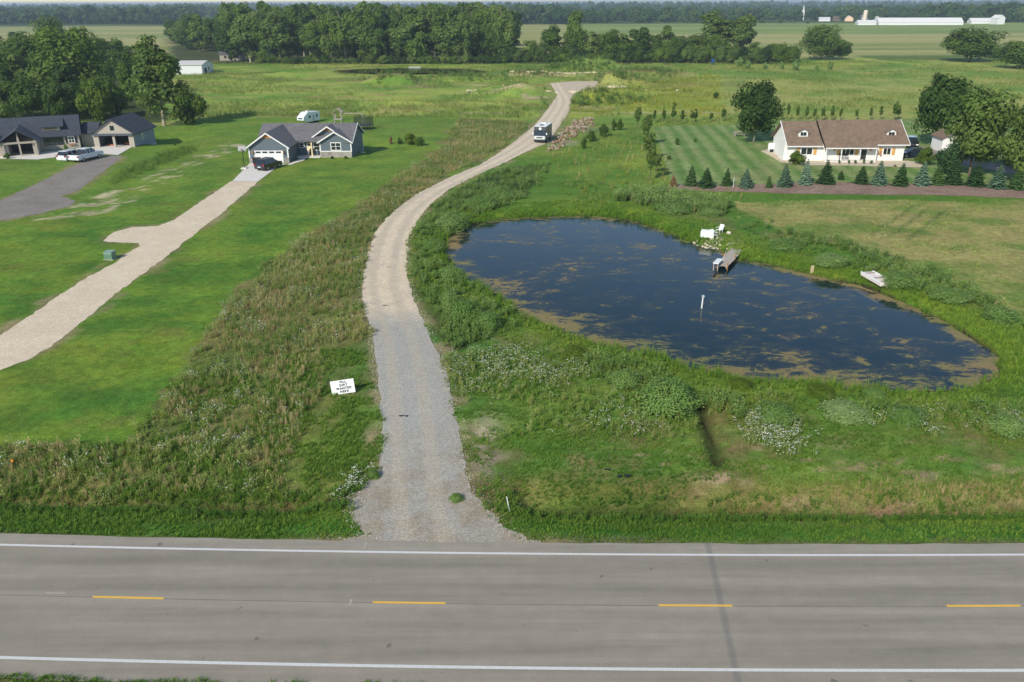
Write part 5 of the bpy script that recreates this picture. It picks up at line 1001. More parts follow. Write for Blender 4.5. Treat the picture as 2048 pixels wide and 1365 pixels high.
q = MB(); q.prism([(-11.2, 2.36), (-6.6, 2.36), (-8.9, 3.85)], -3.9, -3.8); q.box(-10.5, -7.1, -.06, -.004, .1, 2.2); q.build('porch_shade_panel', DKI, GHO)  # dark panels stand in for the shade under the porch gable
q = MB(); q.box(-5.6, -2.7, .9, 2.6, 3.3, 3.8); dmr = q.build('dormer', GS, GHO); q = MB(); q.box(-5.1, -3.2, .86, .897, 3.42, 3.76); q.build('dormer_window', mat('olive_green_glass', lin(110, 110, 60), .3), dmr)  # dormer pane in an even olive green
window(GHO, -4.0, 0, .95, 2.15, 2.9, trim=BLK, mull=3, cross=False, tw=.08); window(GHO, -1.25, 0, 1.1, 2.1, .8, trim=WT, mull=1)
for sx_ in (-2.0, -.5): q = MB(); q.box(sx_-.16, sx_+.16, -.05, -.004, 1.0, 2.2); q.build('shutter', BLK, GHO)
q = MB(); q.box(-1.75, -.75, -.3, -.08, .75, .95); q.build('flower_box', CED, GHO)
# garage with its link, parts of the same house
def rel(x, y):
    c, s_ = math.cos(math.radians(25)), math.sin(math.radians(25)); dx, dy = x+76.4, y-143.8; return (c*dx+s_*dy, -s_*dx+c*dy)
def rotmb(mb_, ox, oy, ang):
    c, s_ = math.cos(ang), math.sin(ang); out = []
    for x, y, z in mb_.v:
        X_, Y_ = ox+c*x-s_*y, oy+s_*x+c*y; a_, b_ = rel(X_, Y_); out.append((a_, b_, z))
    mb_.v = out; return mb_
ox, oy = -74.3, 144.6; an0 = math.radians(1)
q = MB(); gable_wall(q, 0, 7.1, .0, .3, 2.05, 2.5, 4.75); q.box(0, .9, 0, .3, 0, 2.05); q.box(3.35, 3.75, 0, .3, 0, 2.05); q.box(6.2, 7.1, 0, .3, 0, 2.05); rotmb(q, ox, oy, an0).build('garage_front', GS, GHO)
q = MB(); q.box(6.85, 7.1, .3, 9.2, -2.2, 2.5); q.box(0, .25, .3, 9.2, 0, 2.5); q.prism([(.25, -2.2), (6.85, -2.2), (6.85, 2.5), (3.55, 4.7), (.25, 2.5)], 9.0, 9.2); q = rotmb(q, ox, oy, an0); q.build('garage_wall', CS, GHO)
q = MB(); q.prism([(.3, -.2), (9.25, -2.6), (9.25, -.6), (4.5, -.4)], 7.103, 7.14, 'x'); rotmb(q, ox, oy, an0).build('foundation', CB, GHO)
q = MB(); q.slab((-.5, -.45, 2.35), (3.55, -.45, 4.98), (3.55, 9.6, 4.98), (-.5, 9.6, 2.35), .16); q.slab((3.552, -.45, 4.98), (7.6, -.45, 2.35), (7.6, 9.6, 2.35), (3.552, 9.6, 4.98), .16); rotmb(q, ox, oy, an0).build('garage_roof', SD, GHO)
q = MB(); q.box(.9, 3.35, .35, .45, 2.0, 2.05); q.box(-.02, 7.12, -.35, -.004, 2.05, 2.4); rotmb(q, ox, oy, an0).build('garage_header', mat('dark_grey_board', lin(78, 84, 90), .6), GHO)
q = MB(); q.box(3.25, 3.95, -.06, -.004, 2.95, 3.75); rotmb(q, ox, oy, an0).build('gable_window', GLS, GHO)
q = MB(); q.box(7.103, 7.16, 3.4, 3.65, .9, 1.9); q.box(7.103, 7.16, 3.95, 4.2, .9, 1.9); rotmb(q, ox, oy, an0).build('side_window', GLS, GHO); q = MB(); q.box(7.103, 7.15, 3.25, 3.4, .8, 2.0); q.box(7.103, 7.15, 4.2, 4.35, .8, 2.0); q.box(7.103, 7.15, 3.65, 3.95, .8, 2.0); rotmb(q, ox, oy, an0).build('side_window_trim', WT, GHO)
q = MB(); q.box(.26, 6.84, .32, 8.9, -.05, .02); rotmb(q, ox, oy, an0).build('garage_floor', CO, GHO); q = MB(); q.box(.3, 6.8, 4.5, 4.6, 0, 2.3); q.box(.5, 2.4, 3.2, 4.3, .02, 1.1); q.box(4.2, 6.3, 3.4, 4.3, .02, .8); rotmb(q, ox, oy, an0).build('garage_stores', DKI, GHO); q = MB(); q.box(4.3, 6.0, 2.2, 3.2, .02, .45); q.box(1.2, 2.8, 1.6, 2.2, .02, .3); rotmb(q, ox, oy, an0).build('garage_shelf', mat('rusty_red', lin(150, 84, 60), .7), GHO)
q = MB(); q.box(-2.6, .2, 1.5, 7, 0, 2.4); rotmb(q, ox, oy, math.radians(6)).build('link_wall', GS, GHO); q = MB(); q.slab((-3.0, 1.1, 2.35), (.1, 1.1, 2.35), (.1, 4.4, 3.9), (-3.0, 4.4, 3.9), .15); q.slab((-3.0, 4.402, 3.9), (.1, 4.402, 3.9), (.1, 7.5, 2.4), (-3.0, 7.5, 2.4), .15); rotmb(q, ox, oy, math.radians(6)).build('link_roof', SD, GHO)
for a_, b_, c_, d_, lf, lb in [(134,305,288,9,'yellow','small golden shrub under the grey house windows'),(178,300,290,12,'wood','low shrub at the corner of the garage link'),(15,318,306,14,'wood','low brown green shrub by the grey house porch'),(692,318,311,10,'yellow','small yellow shrub at the corner of the blue house'),(665,318,312,9,'dark','small shrub below the stone veneer of the blue house'),(1582,324,318,9,'wood','tiny shrub at the front left of the white house'),(1655,324,318,6,'wood','tiny shrub left of the porch hedge'),(1790,334,329,7,'brown','tiny brown shrub on the path of the white house'),(822,290,265,30,'yellow','young pale tree in the round garden bed'),(840,292,272,22,'wood','dark shrub in the round garden bed'),(800,288,275,14,'wood','small shrub at the left of the garden bed'),(782,286,272,8,'brown','thin brown shrub left of the garden bed'),(350,290,288,6,'wood','weed by the track') ]:
    T(a_, b_, c_, d_, 'bush%d' % rnd.randint(1, 2), lf, lb, None, .4, 'shrub', 'shrub')
# ---- pole barn and small houses in the wood
def shed(name, label, x, y, w, d, h, rise, m_, rm, ang=0, cat='shed', eave=.3, along='x', wins=0, z=0.0):
    t = thing(name, label, cat, (x, y, z), ang); q = MB(); q.box(0, w, 0, d, -.3, h)
    if along == 'x': q.prism([(0, h), (d, h), (d/2, h+rise)], .02, .2, 'x'); q.prism([(0, h), (d, h), (d/2, h+rise)], w-.2, w-.02, 'x')
    else: q.prism([(0, h), (w, h), (w/2, h+rise)], .02, .2); q.prism([(0, h), (w, h), (w/2, h+rise)], d-.2, d-.02)
    q.build('wall', m_, t); r = MB(); e = eave
    if along == 'x': r.slab((-e, -e, h), (w+e, -e, h), (w+e, d/2, h+rise+.1), (-e, d/2, h+rise+.1), .12); r.slab((-e, d/2+.002, h+rise+.1), (w+e, d/2+.002, h+rise+.1), (w+e, d+e, h), (-e, d+e, h), .12)
    else: r.slab((-e, -e, h), (w/2, -e, h+rise+.1), (w/2, d+e, h+rise+.1), (-e, d+e, h), .12); r.slab((w/2+.002, -e, h+rise+.1), (w+e, -e, h), (w+e, d+e, h), (w/2+.002, d+e, h+rise+.1), .12)
    r.build('roof', rm, t)
    for i in range(wins): q = MB(); a_ = w*(i+.5)/wins; q.box(a_-.5, a_+.5, -.05, -.004, 1.0, 2.0); q.build('window', GLS, t)
    q = MB(); q.box(w+.004, w+.06, d*.2, d*.38, .0, 2.1); q.build('door', GLS if wins else DKI, t); return t
MW = mat('white_metal', (.72, .73, .74), .5, nscale=1, namp=.04); WR = mat('pale_metal_roof', (.60, .58, .54), .5, nscale=1, namp=.06)
x0, y0 = P(365, 150); b_ = shed('pole_barn', 'white metal pole barn standing in front of the left wood', x0-4, y0-1, 11.5, 13, 3.4, 1.0, MW, WR, math.radians(2), 'barn')
q = MB(); q.box(11.55, 11.62, 7.0, 8.2, 1.2, 2.2); q.build('side_window', GLS, b_)
x0, y0 = P(440, 122); shed('wood_house', 'small pale house under the trees right of the pole barn', x0, y0, 10, 7, 2.6, 2.0, GS, mat('dark_roof', lin(90, 88, 92), .8), .15, 'house', wins=2)
x0, y0 = P(514, 120); shed('garden_shed', 'bluish white shed half hidden behind the leaning cottonwood', x0, y0, 6, 6, 2.4, 1.2, MW, MW, -.1)
x0, y0 = P(60, 175); shed('hidden_roof_shed', 'pale shed roof showing between trees of the left wood', x0, y0, 6, 5, 3.0, 1.0, MW, WR, .1)
# ---- white shed behind the conifers, and the vehicles of the white house
x0, y0 = P(1855, 305); shed('white_shed', 'white shed half hidden by the spreading tree', x0+2.2, y0, 3.2, 4, 2.3, .9, WH, SB, -.05, along='y')

# ------------------------------------------------------------------ vehicles
TYR = mat('tyre_rubber', (.02, .02, .02), .8); RIM = mat('alloy_rim', (.45, .46, .47), .35, .7); RED = mat('tail_light_red', (.35, .02, .02), .3); AMB = mat('head_light', (.75, .76, .74), .2)
def car(name, label, loc, rz, L_, W2, prof, cabin, paint_, kind='car', bed=None, extra=None):
    """prof: side outline (x along, z up), cabin: glasshouse outline; front looks along +x"""
    t = thing(name, label, 'car' if kind == 'car' else kind, loc, rz); w = W2/2
    b = MB(); b.prism(prof, -w, w); b.build('body', paint_, t, bevel=.07, smooth_=False)
    c = MB(); n = len(cabin); cx_ = sum(p[0] for p in cabin)/n; zt = max(p[1] for p in cabin); zb = min(p[1] for p in cabin)
    vs = []
    for s_ in (-1, 1):
        for p in cabin: vs.append((p[0], s_*(w*.96-(p[1]-zb)/(zt-zb)*w*.2), p[1]))
    c.add(vs, [tuple(range(n)), tuple(range(2*n-1, n-1, -1))]+[(i, i+n, (i+1) % n+n, (i+1) % n) for i in range(n)]); c.build('glasshouse', GLS, t, bevel=.04)
    tops = [p for p in cabin if p[1] > zt-.12]; xa, xb = min(p[0] for p in tops), max(p[0] for p in tops)
    r = MB(); r.box(xa-.04, xb+.04, -w*.77, w*.77, zt-.03, zt+.05); r.build('roof', paint_, t, bevel=.03)
    pl = MB()
    for px_ in ([xa+.05, (xa+xb)/2, xb-.05] if xb-xa > 1.2 else [xa+.05, xb-.05]):
        for s_ in (-1, 1): pl.add([(px_-.05, s_*w*.965, zb), (px_+.05, s_*w*.965, zb), (px_+.04, s_*w*.78, zt), (px_-.04, s_*w*.78, zt)], [(0, 1, 2, 3)])
    pl.build('pillar', paint_, t)
    for wx2 in (L_*.30, -L_*.30):
        for s_ in (-1, 1):
            q = MB(); q.tube((wx2, s_*(w-.22), .34), (wx2, s_*(w+.015), .34), .345, .345, 14); wh = q.build('wheel', TYR, t); q = MB(); q.tube((wx2, s_*(w+.016), .34), (wx2, s_*(w+.03), .34), .21, .19, 10); q.build('rim', RIM, wh)
    zl = prof_z(prof, L_/2)
    for s_ in (-1, 1):
        q = MB(); q.box(L_/2-.12, L_/2+.012, s_*w*.72-.2, s_*w*.72+.2, .62, .80); q.build('headlight', AMB, t); q = MB(); q.box(-L_/2-.012, -L_/2+.1, s_*w*.84-.14, s_*w*.84+.14, .80, 1.05); q.build('tail_light', RED, t)
        q = MB(); q.box(xb+.25, xb+.4, s_*(w+.10)-.09, s_*(w+.10)+.09, zb+.02, zb+.16); q.build('mirror', paint_, t)
    if bed: q = MB(); q.box(bed[0], bed[1], -w*.82, w*.82, bed[2]-.01, bed[2]+.02); q.build('truck_bed', mat('bed_liner', (.05, .05, .055), .7), t)
    q = MB(); q.box(-L_/2-.015, -L_/2+.03, -.26, .26, .55, .68); q.build('number_plate', AMB, t)
    return t
def prof_z(p, x): return 0
suvp = [(-2.3, .28), (2.25, .28), (2.36, .5), (2.3, .82), (1.35, 1.02), (-2.25, 1.04), (-2.36, .6)]; suvc = [(-2.2, 1.03), (1.25, 1.01), (.45, 1.58), (-1.75, 1.62)]
trkp = [(-2.9, .4), (2.8, .4), (2.92, .6), (2.86, 1.08), (1.7, 1.18), (-2.86, 1.18), (-2.92, .6)]; trkc = [(-.95, 1.17), (1.55, 1.17), (.75, 1.82), (-.72, 1.85)]
sedp = [(-2.3, .25), (2.25, .25), (2.36, .45), (2.28, .72), (1.2, .92), (-2.2, .98), (-2.36, .55)]; sedc = [(-1.95, .95), (1.3, .91), (.35, 1.42), (-1.2, 1.44)]
WP = mat('white_car_paint', (.74, .77, .80), .3, nscale=1, namp=.02, spec=.6, coat=.6); KP = mat('black_car_paint', (.010, .010, .012), .25, nscale=1, namp=.05, spec=.6, coat=.8); NP = mat('navy_car_paint', (.012, .022, .04), .22, nscale=1, namp=.05, spec=.6, coat=.8)
a0_ = np.array(P(165, 327)); b0_ = np.array(P(195, 315)); hd = math.radians(76)
x0, y0 = P(145, 320); car('suv', 'white estate car parked left of the white pickup truck', (x0, y0, .012), hd, 4.72, 1.85, suvp, suvc, WP)
x0, y0 = P(174, 320); car('pickup_truck', 'white pickup truck with open dark bed before the grey garage', (x0, y0, .012), hd, 5.84, 2.0, trkp, trkc, WP, 'truck', bed=(-2.75, -1.05, 1.19))
x0, y0 = P(538, 338); car('black_car', 'black car parked on the concrete before the white garage door', (x0, y0, .05), math.radians(70), 4.72, 1.85, suvp, suvc, KP)
x0, y0 = P(1826, 315); car('navy_car', 'dark blue car parked beside the right end of the white house', (x0, y0, .02), math.radians(175), 4.72, 1.85, sedp, sedc, NP)
x0, y0 = P(1822, 294); car('black_utility_vehicle', 'black vehicle behind the right end of the white house', (x0, y0, .02), math.radians(250), 4.72, 1.85, suvp, suvc, KP)
# motorhome on the gravel
x0, y0 = P(1077, 287); MHR = math.radians(-110)
mh = thing('motorhome', 'white roofed motorhome with black windscreen parked on the gravel drive', 'motorhome', (x0+.2, y0, .015), math.atan2(-4.9, -1.25))
q = MB(); q.prism([(-5.6, .55), (-.15, .55), (0, 1.0), (-.05, 1.35), (-.35, 2.85), (-5.6, 2.85)], -1.12, 1.12); q.build('body', mat('grey_beige_coach', lin(118, 116, 108), .4, nscale=1, namp=.06), mh, bevel=.06)
q = MB(); q.box(-5.62, -.38, -1.1, 1.1, 2.853, 2.93); q.build('roof', WT, mh, bevel=.03)
q = MB(); q.add([(-.04, -1.1, 1.28), (-.04, 1.1, 1.28), (-.27, 1.1, 2.25), (-.27, -1.1, 2.25), (.03, -1.1, 1.28), (.03, 1.1, 1.28), (-.20, 1.1, 2.25), (-.20, -1.1, 2.25)], [(3, 2, 1, 0), (4, 5, 6, 7), (0, 1, 5, 4), (2, 3, 7, 6), (1, 2, 6, 5), (0, 4, 7, 3)]); q.build('windscreen', GLS, mh)
q = MB(); q.prism([(-.24, 2.27), (-.10, 2.27), (-.22, 2.84), (-.36, 2.84)], -1.08, 1.08); q.build('front_cap', mat('dark_cap', (.03, .035, .04), .35, nscale=3, namp=.3), mh)
q = MB(); q.tube((-.20, .05, 2.52), (-.12, .05, 2.54), .24, .24, 14); q.build('round_badge', WT, mh)
q = MB(); q.box(-.05, .12, -1.02, 1.02, .62, 1.28); q.build('nose', mat('silver_nose', (.50, .53, .52), .35, nscale=2, namp=.06), mh, bevel=.12)
q = MB(); q.box(.121, .15, -.5, .5, .92, 1.08); q.build('grille', BLK, mh); q = MB(); q.box(0, .16, -1.08, 1.08, .38, .58); q.build('bumper', BLK, mh)
for s_ in (-1, 1):
    q = MB(); q.tube((.122, s_*.8, .98), (.15, s_*.8, .98), .14, .14, 10); q.build('headlight', AMB, mh)
    q = MB(); q.box(-.1, .05, s_*1.28-.09, s_*1.28+.09, 1.5, 1.85); q.build('mirror', WT, mh)
    for wx2 in (-1.0, -4.3): q = MB(); q.tube((wx2, s_*.85, .42), (wx2, s_*1.125, .42), .42, .42, 14); q.build('wheel', TYR, mh)
    for wa, wb in ((-2.4, -1.4), (-4.6, -3.4)): q = MB(); q.box(wa, wb, s_*1.135-.01, s_*1.135+.01, 1.6, 2.2); q.build('side_window', GLS, mh)
q = MB(); q.box(-2.1, -1.5, -.3, .3, 2.93, 3.08); q.build('roof_vent', BLK, mh, bevel=.03); q = MB(); q.box(-4.6, -3.6, -.4, .4, 2.93, 3.12); q.build('air_conditioner', WT, mh, bevel=.05)
# fifth wheel camper
x0, y0 = P(606, 250); cp = thing('camper_trailer', 'white slant-nosed camper trailer parked behind the blue house', 'camper', (x0+.2, y0, hz(x0, y0)), math.radians(64)); cp.scale = (.74, .74, .74)
q = MB(); q.prism([(0, 1.2), (1.6, .55), (7.4, .55), (7.4, 3.0), (2.2, 3.3), (.2, 2.1)], 0, 2.4); q.build('body', mat('white_gelcoat', (.72, .77, .78), .35, nscale=1, namp=.04), cp, bevel=.1)
for a_, b_ in ((2.4, 3.2), (5.6, 6.3)): q = MB(); q.box(a_, b_, -.03, -.004, 1.6, 2.3); q.build('side_window', GLS, cp)
q = MB(); q.box(4.2, 4.8, -.03, -.004, .7, 2.3); q.build('door', mat('grey_door', (.4, .42, .43), .4), cp); q = MB(); q.add([(.02, .4, 1.5), (.02, 2.0, 1.5), (.11, 2.0, 1.85), (.11, .4, 1.85)], [(0, 1, 2, 3)]); q.build('front_stripe', GLS, cp)
for s_ in (.05, 2.1):
    for a_ in (5.0, 5.9): q = MB(); q.tube((a_, s_, .36), (a_, s_+.25, .36), .36, .36, 12); q.build('wheel', TYR, cp)
q = MB(); q.box(3.0, 3.8, .8, 1.6, 3.25, 3.5); q.build('air_conditioner', WT, cp)
# play set and trampoline
x0, y0 = P(678, 252); pt = thing('play_set', 'wooden play tower with tan roof and swing beam behind the blue house', 'playset', (x0, y0))
for a_ in (-.7, .7):
    for b_ in (-.7, .7): q = MB(); q.box(a_-.06, a_+.06, b_-.06, b_+.06, 0, 2.9); q.build('post', WDK, pt)
q = MB(); q.box(-.8, .8, -.8, .8, 1.3, 1.4); q.build('platform', WDK, pt); q = MB(); q.slab((-1, -1, 2.8), (0, -1, 3.6), (0, 1, 3.6), (-1, 1, 2.8), .06); q.slab((.002, -1, 3.6), (1, -1, 2.8), (1, 1, 2.8), (.002, 1, 3.6), .06); q.build('roof', mat('tan_canvas', lin(206, 184, 160), .8), pt)
q = MB(); q.box(.8, 5.0, -.06, .06, 2.45, 2.58); q.build('swing_beam', WDK, pt); q = MB(); q.tube((5, 0, 2.5), (5.1, -1.2, 0), .05); q.tube((5, 0, 2.5), (5.1, 1.2, 0), .05); q.build('leg', WDK, pt)
for a_ in (2.0, 3.6): q = MB(); q.tube((a_-.25, 0, 2.45), (a_-.25, 0, .6), .015, .015, 4); q.tube((a_+.25, 0, 2.45), (a_+.25, 0, .6), .015, .015, 4); q.box(a_-.28, a_+.28, -.12, .12, .55, .6); q.build('swing', BLK, pt)
q = MB(); q.slab((-.8, -.3, 1.4), (-.8, .3, 1.4), (-3.0, .3, .2), (-3.0, -.3, .2), .05); q.build('slide', mat('pale_green_plastic', lin(150, 200, 170), .4), pt)
x0, y0 = P(728, 258); tr_ = thing('trampoline', 'round black trampoline with net enclosure right of the play tower', 'trampoline', (x0, y0))
q = MB(); q.tube((0, 0, .75), (0, 0, .82), 1.9, 1.9, 24); q.build('mat', BLK, tr_)
for i in range(6):
    a_ = i*math.pi/3; q = MB(); q.tube((1.9*math.cos(a_), 1.9*math.sin(a_), 0), (1.9*math.cos(a_), 1.9*math.sin(a_), 2.6), .04); q.build('pole', BLK, tr_)
nm_ = bpy.data.materials.new('black_net'); N_, L_, b = nt(nm_); b.inputs['Base Color'].default_value = (.02, .03, .025, 1); tb = N_.new('ShaderNodeBsdfTransparent'); ms = N_.new('ShaderNodeMixShader'); ms.inputs[0].default_value = .6; L_.new(b.outputs[0], ms.inputs[1]); L_.new(tb.outputs[0], ms.inputs[2]); L_.new(ms.outputs[0], N_['Material Output'].inputs[0])
q = MB(); n = 24; q.add([(1.88*math.cos(i*6.283/n), 1.88*math.sin(i*6.283/n), z) for z in (.85, 2.5) for i in range(n)], [(i, (i+1) % n, (i+1) % n+n, i+n) for i in range(n)]); q.build('net', nm_, tr_)
# things near the blue house
x0, y0 = P(489, 338); bh = thing('basketball_hoop', 'portable basketball hoop left of the white garage door', 'basketball hoop', (x0, y0))
q = MB(); q.tube((0, 0, 0), (0, .2, 2.9), .05); q.build('pole', BLK, bh); q = MB(); q.box(-.6, .6, -.02, .03, 2.7, 3.5, 0); q.build('backboard', mat('grey_acrylic', (.42, .43, .44), .3), bh); q = MB(); q.tube((0, -.25, 2.95), (0, -.25, 2.98), .23, .23, 12); q.build('rim', RED, bh); q = MB(); q.box(-.4, .4, -.5, .5, 0, .2); q.build('base', CO, bh)
for i, (a_, c_) in enumerate([(511, 'left'), (518, 'right')]):
    x0, y0 = P(a_, 330); tb_ = thing('wheelie_bin', c_+' one of two dark wheeled bins beside the white garage door', 'bin', (x0, y0, .05), 0, 'wheeled bins by the garage'); q = MB(); q.prism([(-.25, 0), (.25, 0), (.32, 1.0), (-.32, 1.0)], -.3, .3); q.build('bin_body', BLK, tb_); q = MB(); q.box(-.34, .34, -.34, .34, 1.0, 1.08); q.build('lid', mat('bin_lid', (.05, .03, .03), .5), tb_)
x0, y0 = P(626, 312); gr_ = thing('covered_grill', 'black covered grill on the porch of the blue house', 'grill', (x0, y0, .16)); q = MB(); q.box(-.5, .5, -.3, .3, 0, .9); q.build('cart', BLK, gr_, bevel=.05); q = MB(); q.ball((0, 0, .95), .42, 10, 5, (1.1, .7, .6)); q.build('hood', BLK, gr_)
x0, y0 = P(1668, 314); bn = thing('porch_bench', 'dark bench on the porch of the white house', 'bench', (x0, wy_-.5, .22)); q = MB(); q.box(-.75, .75, -.22, .22, .38, .44); q.build('seat', BLK, bn); q = MB(); q.box(-.75, .75, .2, .26, .44, .95); q.build('backrest', BLK, bn); q = MB(); q.box(-.7, -.62, -.2, .2, 0, .38); q.box(.62, .7, -.2, .2, 0, .38); q.build('leg', BLK, bn)
# green transformer box
x0, y0 = P(217, 521); tf = thing('transformer_box', 'green utility transformer box on the left lawn', 'transformer', (x0, y0, hz(x0, y0)), math.radians(-6))
TG = mat('transformer_green', lin(96, 128, 106), .5, nscale=3, namp=.08)
q = MB(); q.box(-.5, .5, -.05, .85, -.1, .09); q.build('pad', mat('mossy_concrete', lin(150, 160, 136), .9), tf); q = MB(); q.prism([(.0, .09), (.8, .09), (.8, .78), (.12, .78), (.0, .62)], -.42, .42, 'x'); q.build('cabinet', TG, tf, bevel=.02); q = MB(); q.box(-.44, .44, .02, .83, .785, .83); q.build('lid', mat('transformer_lid', lin(134, 160, 150), .4, nscale=4), tf, bevel=.015)
# the white board
x0, y0 = P(688, 789); sg = thing('sign_board', 'white board lettered in black leaning in the grass beside the gravel drive', 'sign', (x0, y0, hz(x0, y0)), math.radians(6))
tl = Matrix.Rotation(math.radians(-14), 4, 'X') @ Matrix.Rotation(math.radians(-6), 4, 'Y'); SWB = mat('sign_white', (.82, .83, .83), .5, nscale=3, namp=.03)
q = MB(); q.box(-.76, .76, -.012, .012, .02, .94); o = q.build('board', SWB, sg); o.matrix_local = tl
for i, (tx_, zz, sz) in enumerate([('FILL', .74, .20), ('DIRT', .53, .20), ('WANTED', .32, .20), ('HERE', .11, .20)]):
    cu = bpy.data.curves.new('lettering', 'FONT'); cu.body = tx_; cu.size = sz; cu.align_x = 'CENTER'; cu.extrude = .002; cu.offset = .011; cu.space_character = 1.25
    tmp = bpy.data.objects.new('lettering_curve', cu); COL.objects.link(tmp); bpy.context.view_layer.update(); lme = bpy.data.meshes.new_from_object(tmp.evaluated_get(bpy.context.evaluated_depsgraph_get())); bpy.data.objects.remove(tmp); lme.materials.clear(); lme.materials.append(BLK); to = bpy.data.objects.new('lettering', lme); COL.objects.link(to); to.parent = sg; to.matrix_local = tl @ Matrix.Translation((0.06, -.0165, zz)) @ Matrix.Rotation(math.pi/2, 4, 'X')
for s_ in (-.6, .6): q = MB(); q.box(s_-.03, s_+.03, .014, .06, -.2, .9); o = q.build('stake', WDK, sg); o.matrix_local = tl
# culvert marker post, orange marker, debris on the drive
x0, y0 = P(1020, 1022); mk = thing('marker_post', 'thin white leaning post at the culvert beside the gravel mouth', 'post', (x0, y0, hz(x0, y0)-.1)); q = MB(); q.tube((0, 0, 0), (-.16, 0, .95), .028, .028, 6); q.build('post_shaft', WT, mk); q = MB(); q.tube((-.16, 0, .95), (-.163, 0, .97), .03, .02, 6); q.build('cap', WT, mk)
x0, y0 = P(29, 945); ok_ = thing('marker_flag', 'small orange marker standing in the weeds at the left edge', 'marker', (x0, y0, hz(x0, y0)), 0); q = MB(); q.tube((0, 0, 0), (0, 0, .95), .008, .008, 5); q.build('wire', BLK, ok_); q = MB(); q.box(0, .1, -.01, .01, .80, .95); q.build('flag', mat('orange_plastic', lin(240, 140, 40), .5), ok_)
def debris(px_, py_, s_, lb, m_=BLK, nm='tyre_scrap', cat='debris'):
    x0, y0 = P(px_, py_); q = MB(); rr = random.Random(px_)
    for i in range(6): a_ = rr.uniform(-.5, .5)*s_; q.box(a_-.16*s_, a_+.16*s_, -.06*s_+rr.uniform(-.1, .1)*s_, .06*s_+rr.uniform(-.1, .1)*s_, .0, rr.uniform(.02, .07)*s_+.01, rr.uniform(-.5, .5))
    o = q.build(nm, m_); o.location = (x0, y0, max(.018, hz(x0, y0)-.0)); tag(o, lb, cat)
debris(808, 833, .55, 'black strip of tyre lying in the middle of the gravel drive'); debris(771, 612, .4, 'small dark scrap where the gravel turns beige'); debris(1216, 940, .5, 'dark scrap on the bare patch right of the culvert post'); debris(1247, 953, .7, 'black scrap lying in the grass right of the bare patch')
debris(778, 535, .35, 'thin dark twig on the beige part of the drive', BARKD, 'twig', 'twig')
# pond things
x0, y0 = P(1415, 474); sh_ = thing('pump_shelter', 'white box shelter on the stony shore of the pond', 'shelter', (x0, y0, hz(x0, y0)), math.radians(-22))
q = MB(); q.prism([(-.6, .05), (.6, .05), (.6, .55), (.1, .8), (-.6, .7)], -.7, .7, 'x'); q.build('cover', mat('white_tarp', (.8, .82, .78), .5, nscale=3, namp=.05), sh_, bevel=.06); q = MB(); q.box(-.6, .6, -.45, .5, 0, .06); q.build('base', CO, sh_)
def chair(px_, py_, lb, rz, m_):
    x0, y0 = P(px_, py_); c = thing('garden_chair', lb, 'chair', (x0, y0, hz(x0, y0)), rz); q = MB(); q.slab((-.27, -.27, .42), (.27, -.27, .42), (.27, .25, .38), (-.27, .25, .38), .03); q.build('seat', m_, c); q = MB(); q.slab((-.27, .25, .40), (.27, .25, .40), (.27, .45, .92), (-.27, .45, .92), .03); q.build('backrest', m_, c)
    for a_ in (-.25, .25):
        for b_ in (-.25, .22): q = MB(); q.box(a_-.02, a_+.02, b_-.02, b_+.02, 0, .40); q.build('leg', m_, c)
    for a_ in (-.29, .29): q = MB(); q.box(a_-.025, a_+.025, -.27, .28, .6, .64); q.build('armrest', m_, c)
chair(1427, 477, 'white garden chair against the white box shelter', .5, WT); chair(1438, 470, 'white garden chair farther from the white box shelter', -.9, WT); 
x0, y0 = P(1457, 472); q = MB(); q.ball((0, 0, .15), .3, 8, 5, (1, .8, .7), .15); o = q.build('pale_rock', mat('pale_stone', lin(214, 204, 184), .8)); o.location = (x0, y0, hz(x0, y0)); tag(o, 'pale rock in the grass right of the garden chairs', 'rock')
# dock
dz = WATER+.42; A = np.array(P(1474, 499, dz)); B_ = np.array(P(1443, 532, dz)); dd = B_-A; ln = float(np.hypot(*dd)); ang = math.atan2(dd[1], dd[0])
dk_ = thing('pond_dock', 'weathered grey plank dock reaching into the pond', 'dock', (A[0], A[1], dz), ang); npl = 26
pm_ = MB().box(0, ln/npl-.02, -.62, .62, -.04, 0).mesh('plank', WDK)
for i in range(npl):
    o = bpy.data.objects.new('plank', pm_); COL.objects.link(o); o.parent = dk_; o.location = (ln*i/npl, rnd.uniform(-.015, .015), rnd.uniform(-.004, .006))
q = MB(); q.box(0, ln, -.5, -.42, -.22, -.045); q.box(0, ln, .42, .5, -.22, -.045); q.build('beam', WDK, dk_)
for a_ in (ln*.5, ln-.15):
    for b_ in (-.55, .55): q = MB(); q.tube((a_, b_, -1.6), (a_, b_, .35), .05); q.build('post', CED, dk_)
A = np.array(P(1452, 521, dz)); x0, y0 = P(1436, 527, dz+.1)
bt = thing('white_bench', 'white bench seat standing over the end of the dock', 'bench', (x0-.05, y0-.1, dz), ang); q = MB(); q.box(-.85, .85, -.28, .28, .30, .38); q.build('seat', WT, bt, bevel=.02)
for a_ in (-.7, .7):
    for b_ in (-.2, .2): q = MB(); q.box(a_-.04, a_+.04, b_-.04, b_+.04, -1.2, .30); q.build('leg', WDK, bt)
q = MB(); q.tube((-.55, .35, .2), (-.75, .55, 1.5), .015, .008, 5); q.build('fishing_rod', WT, bt)
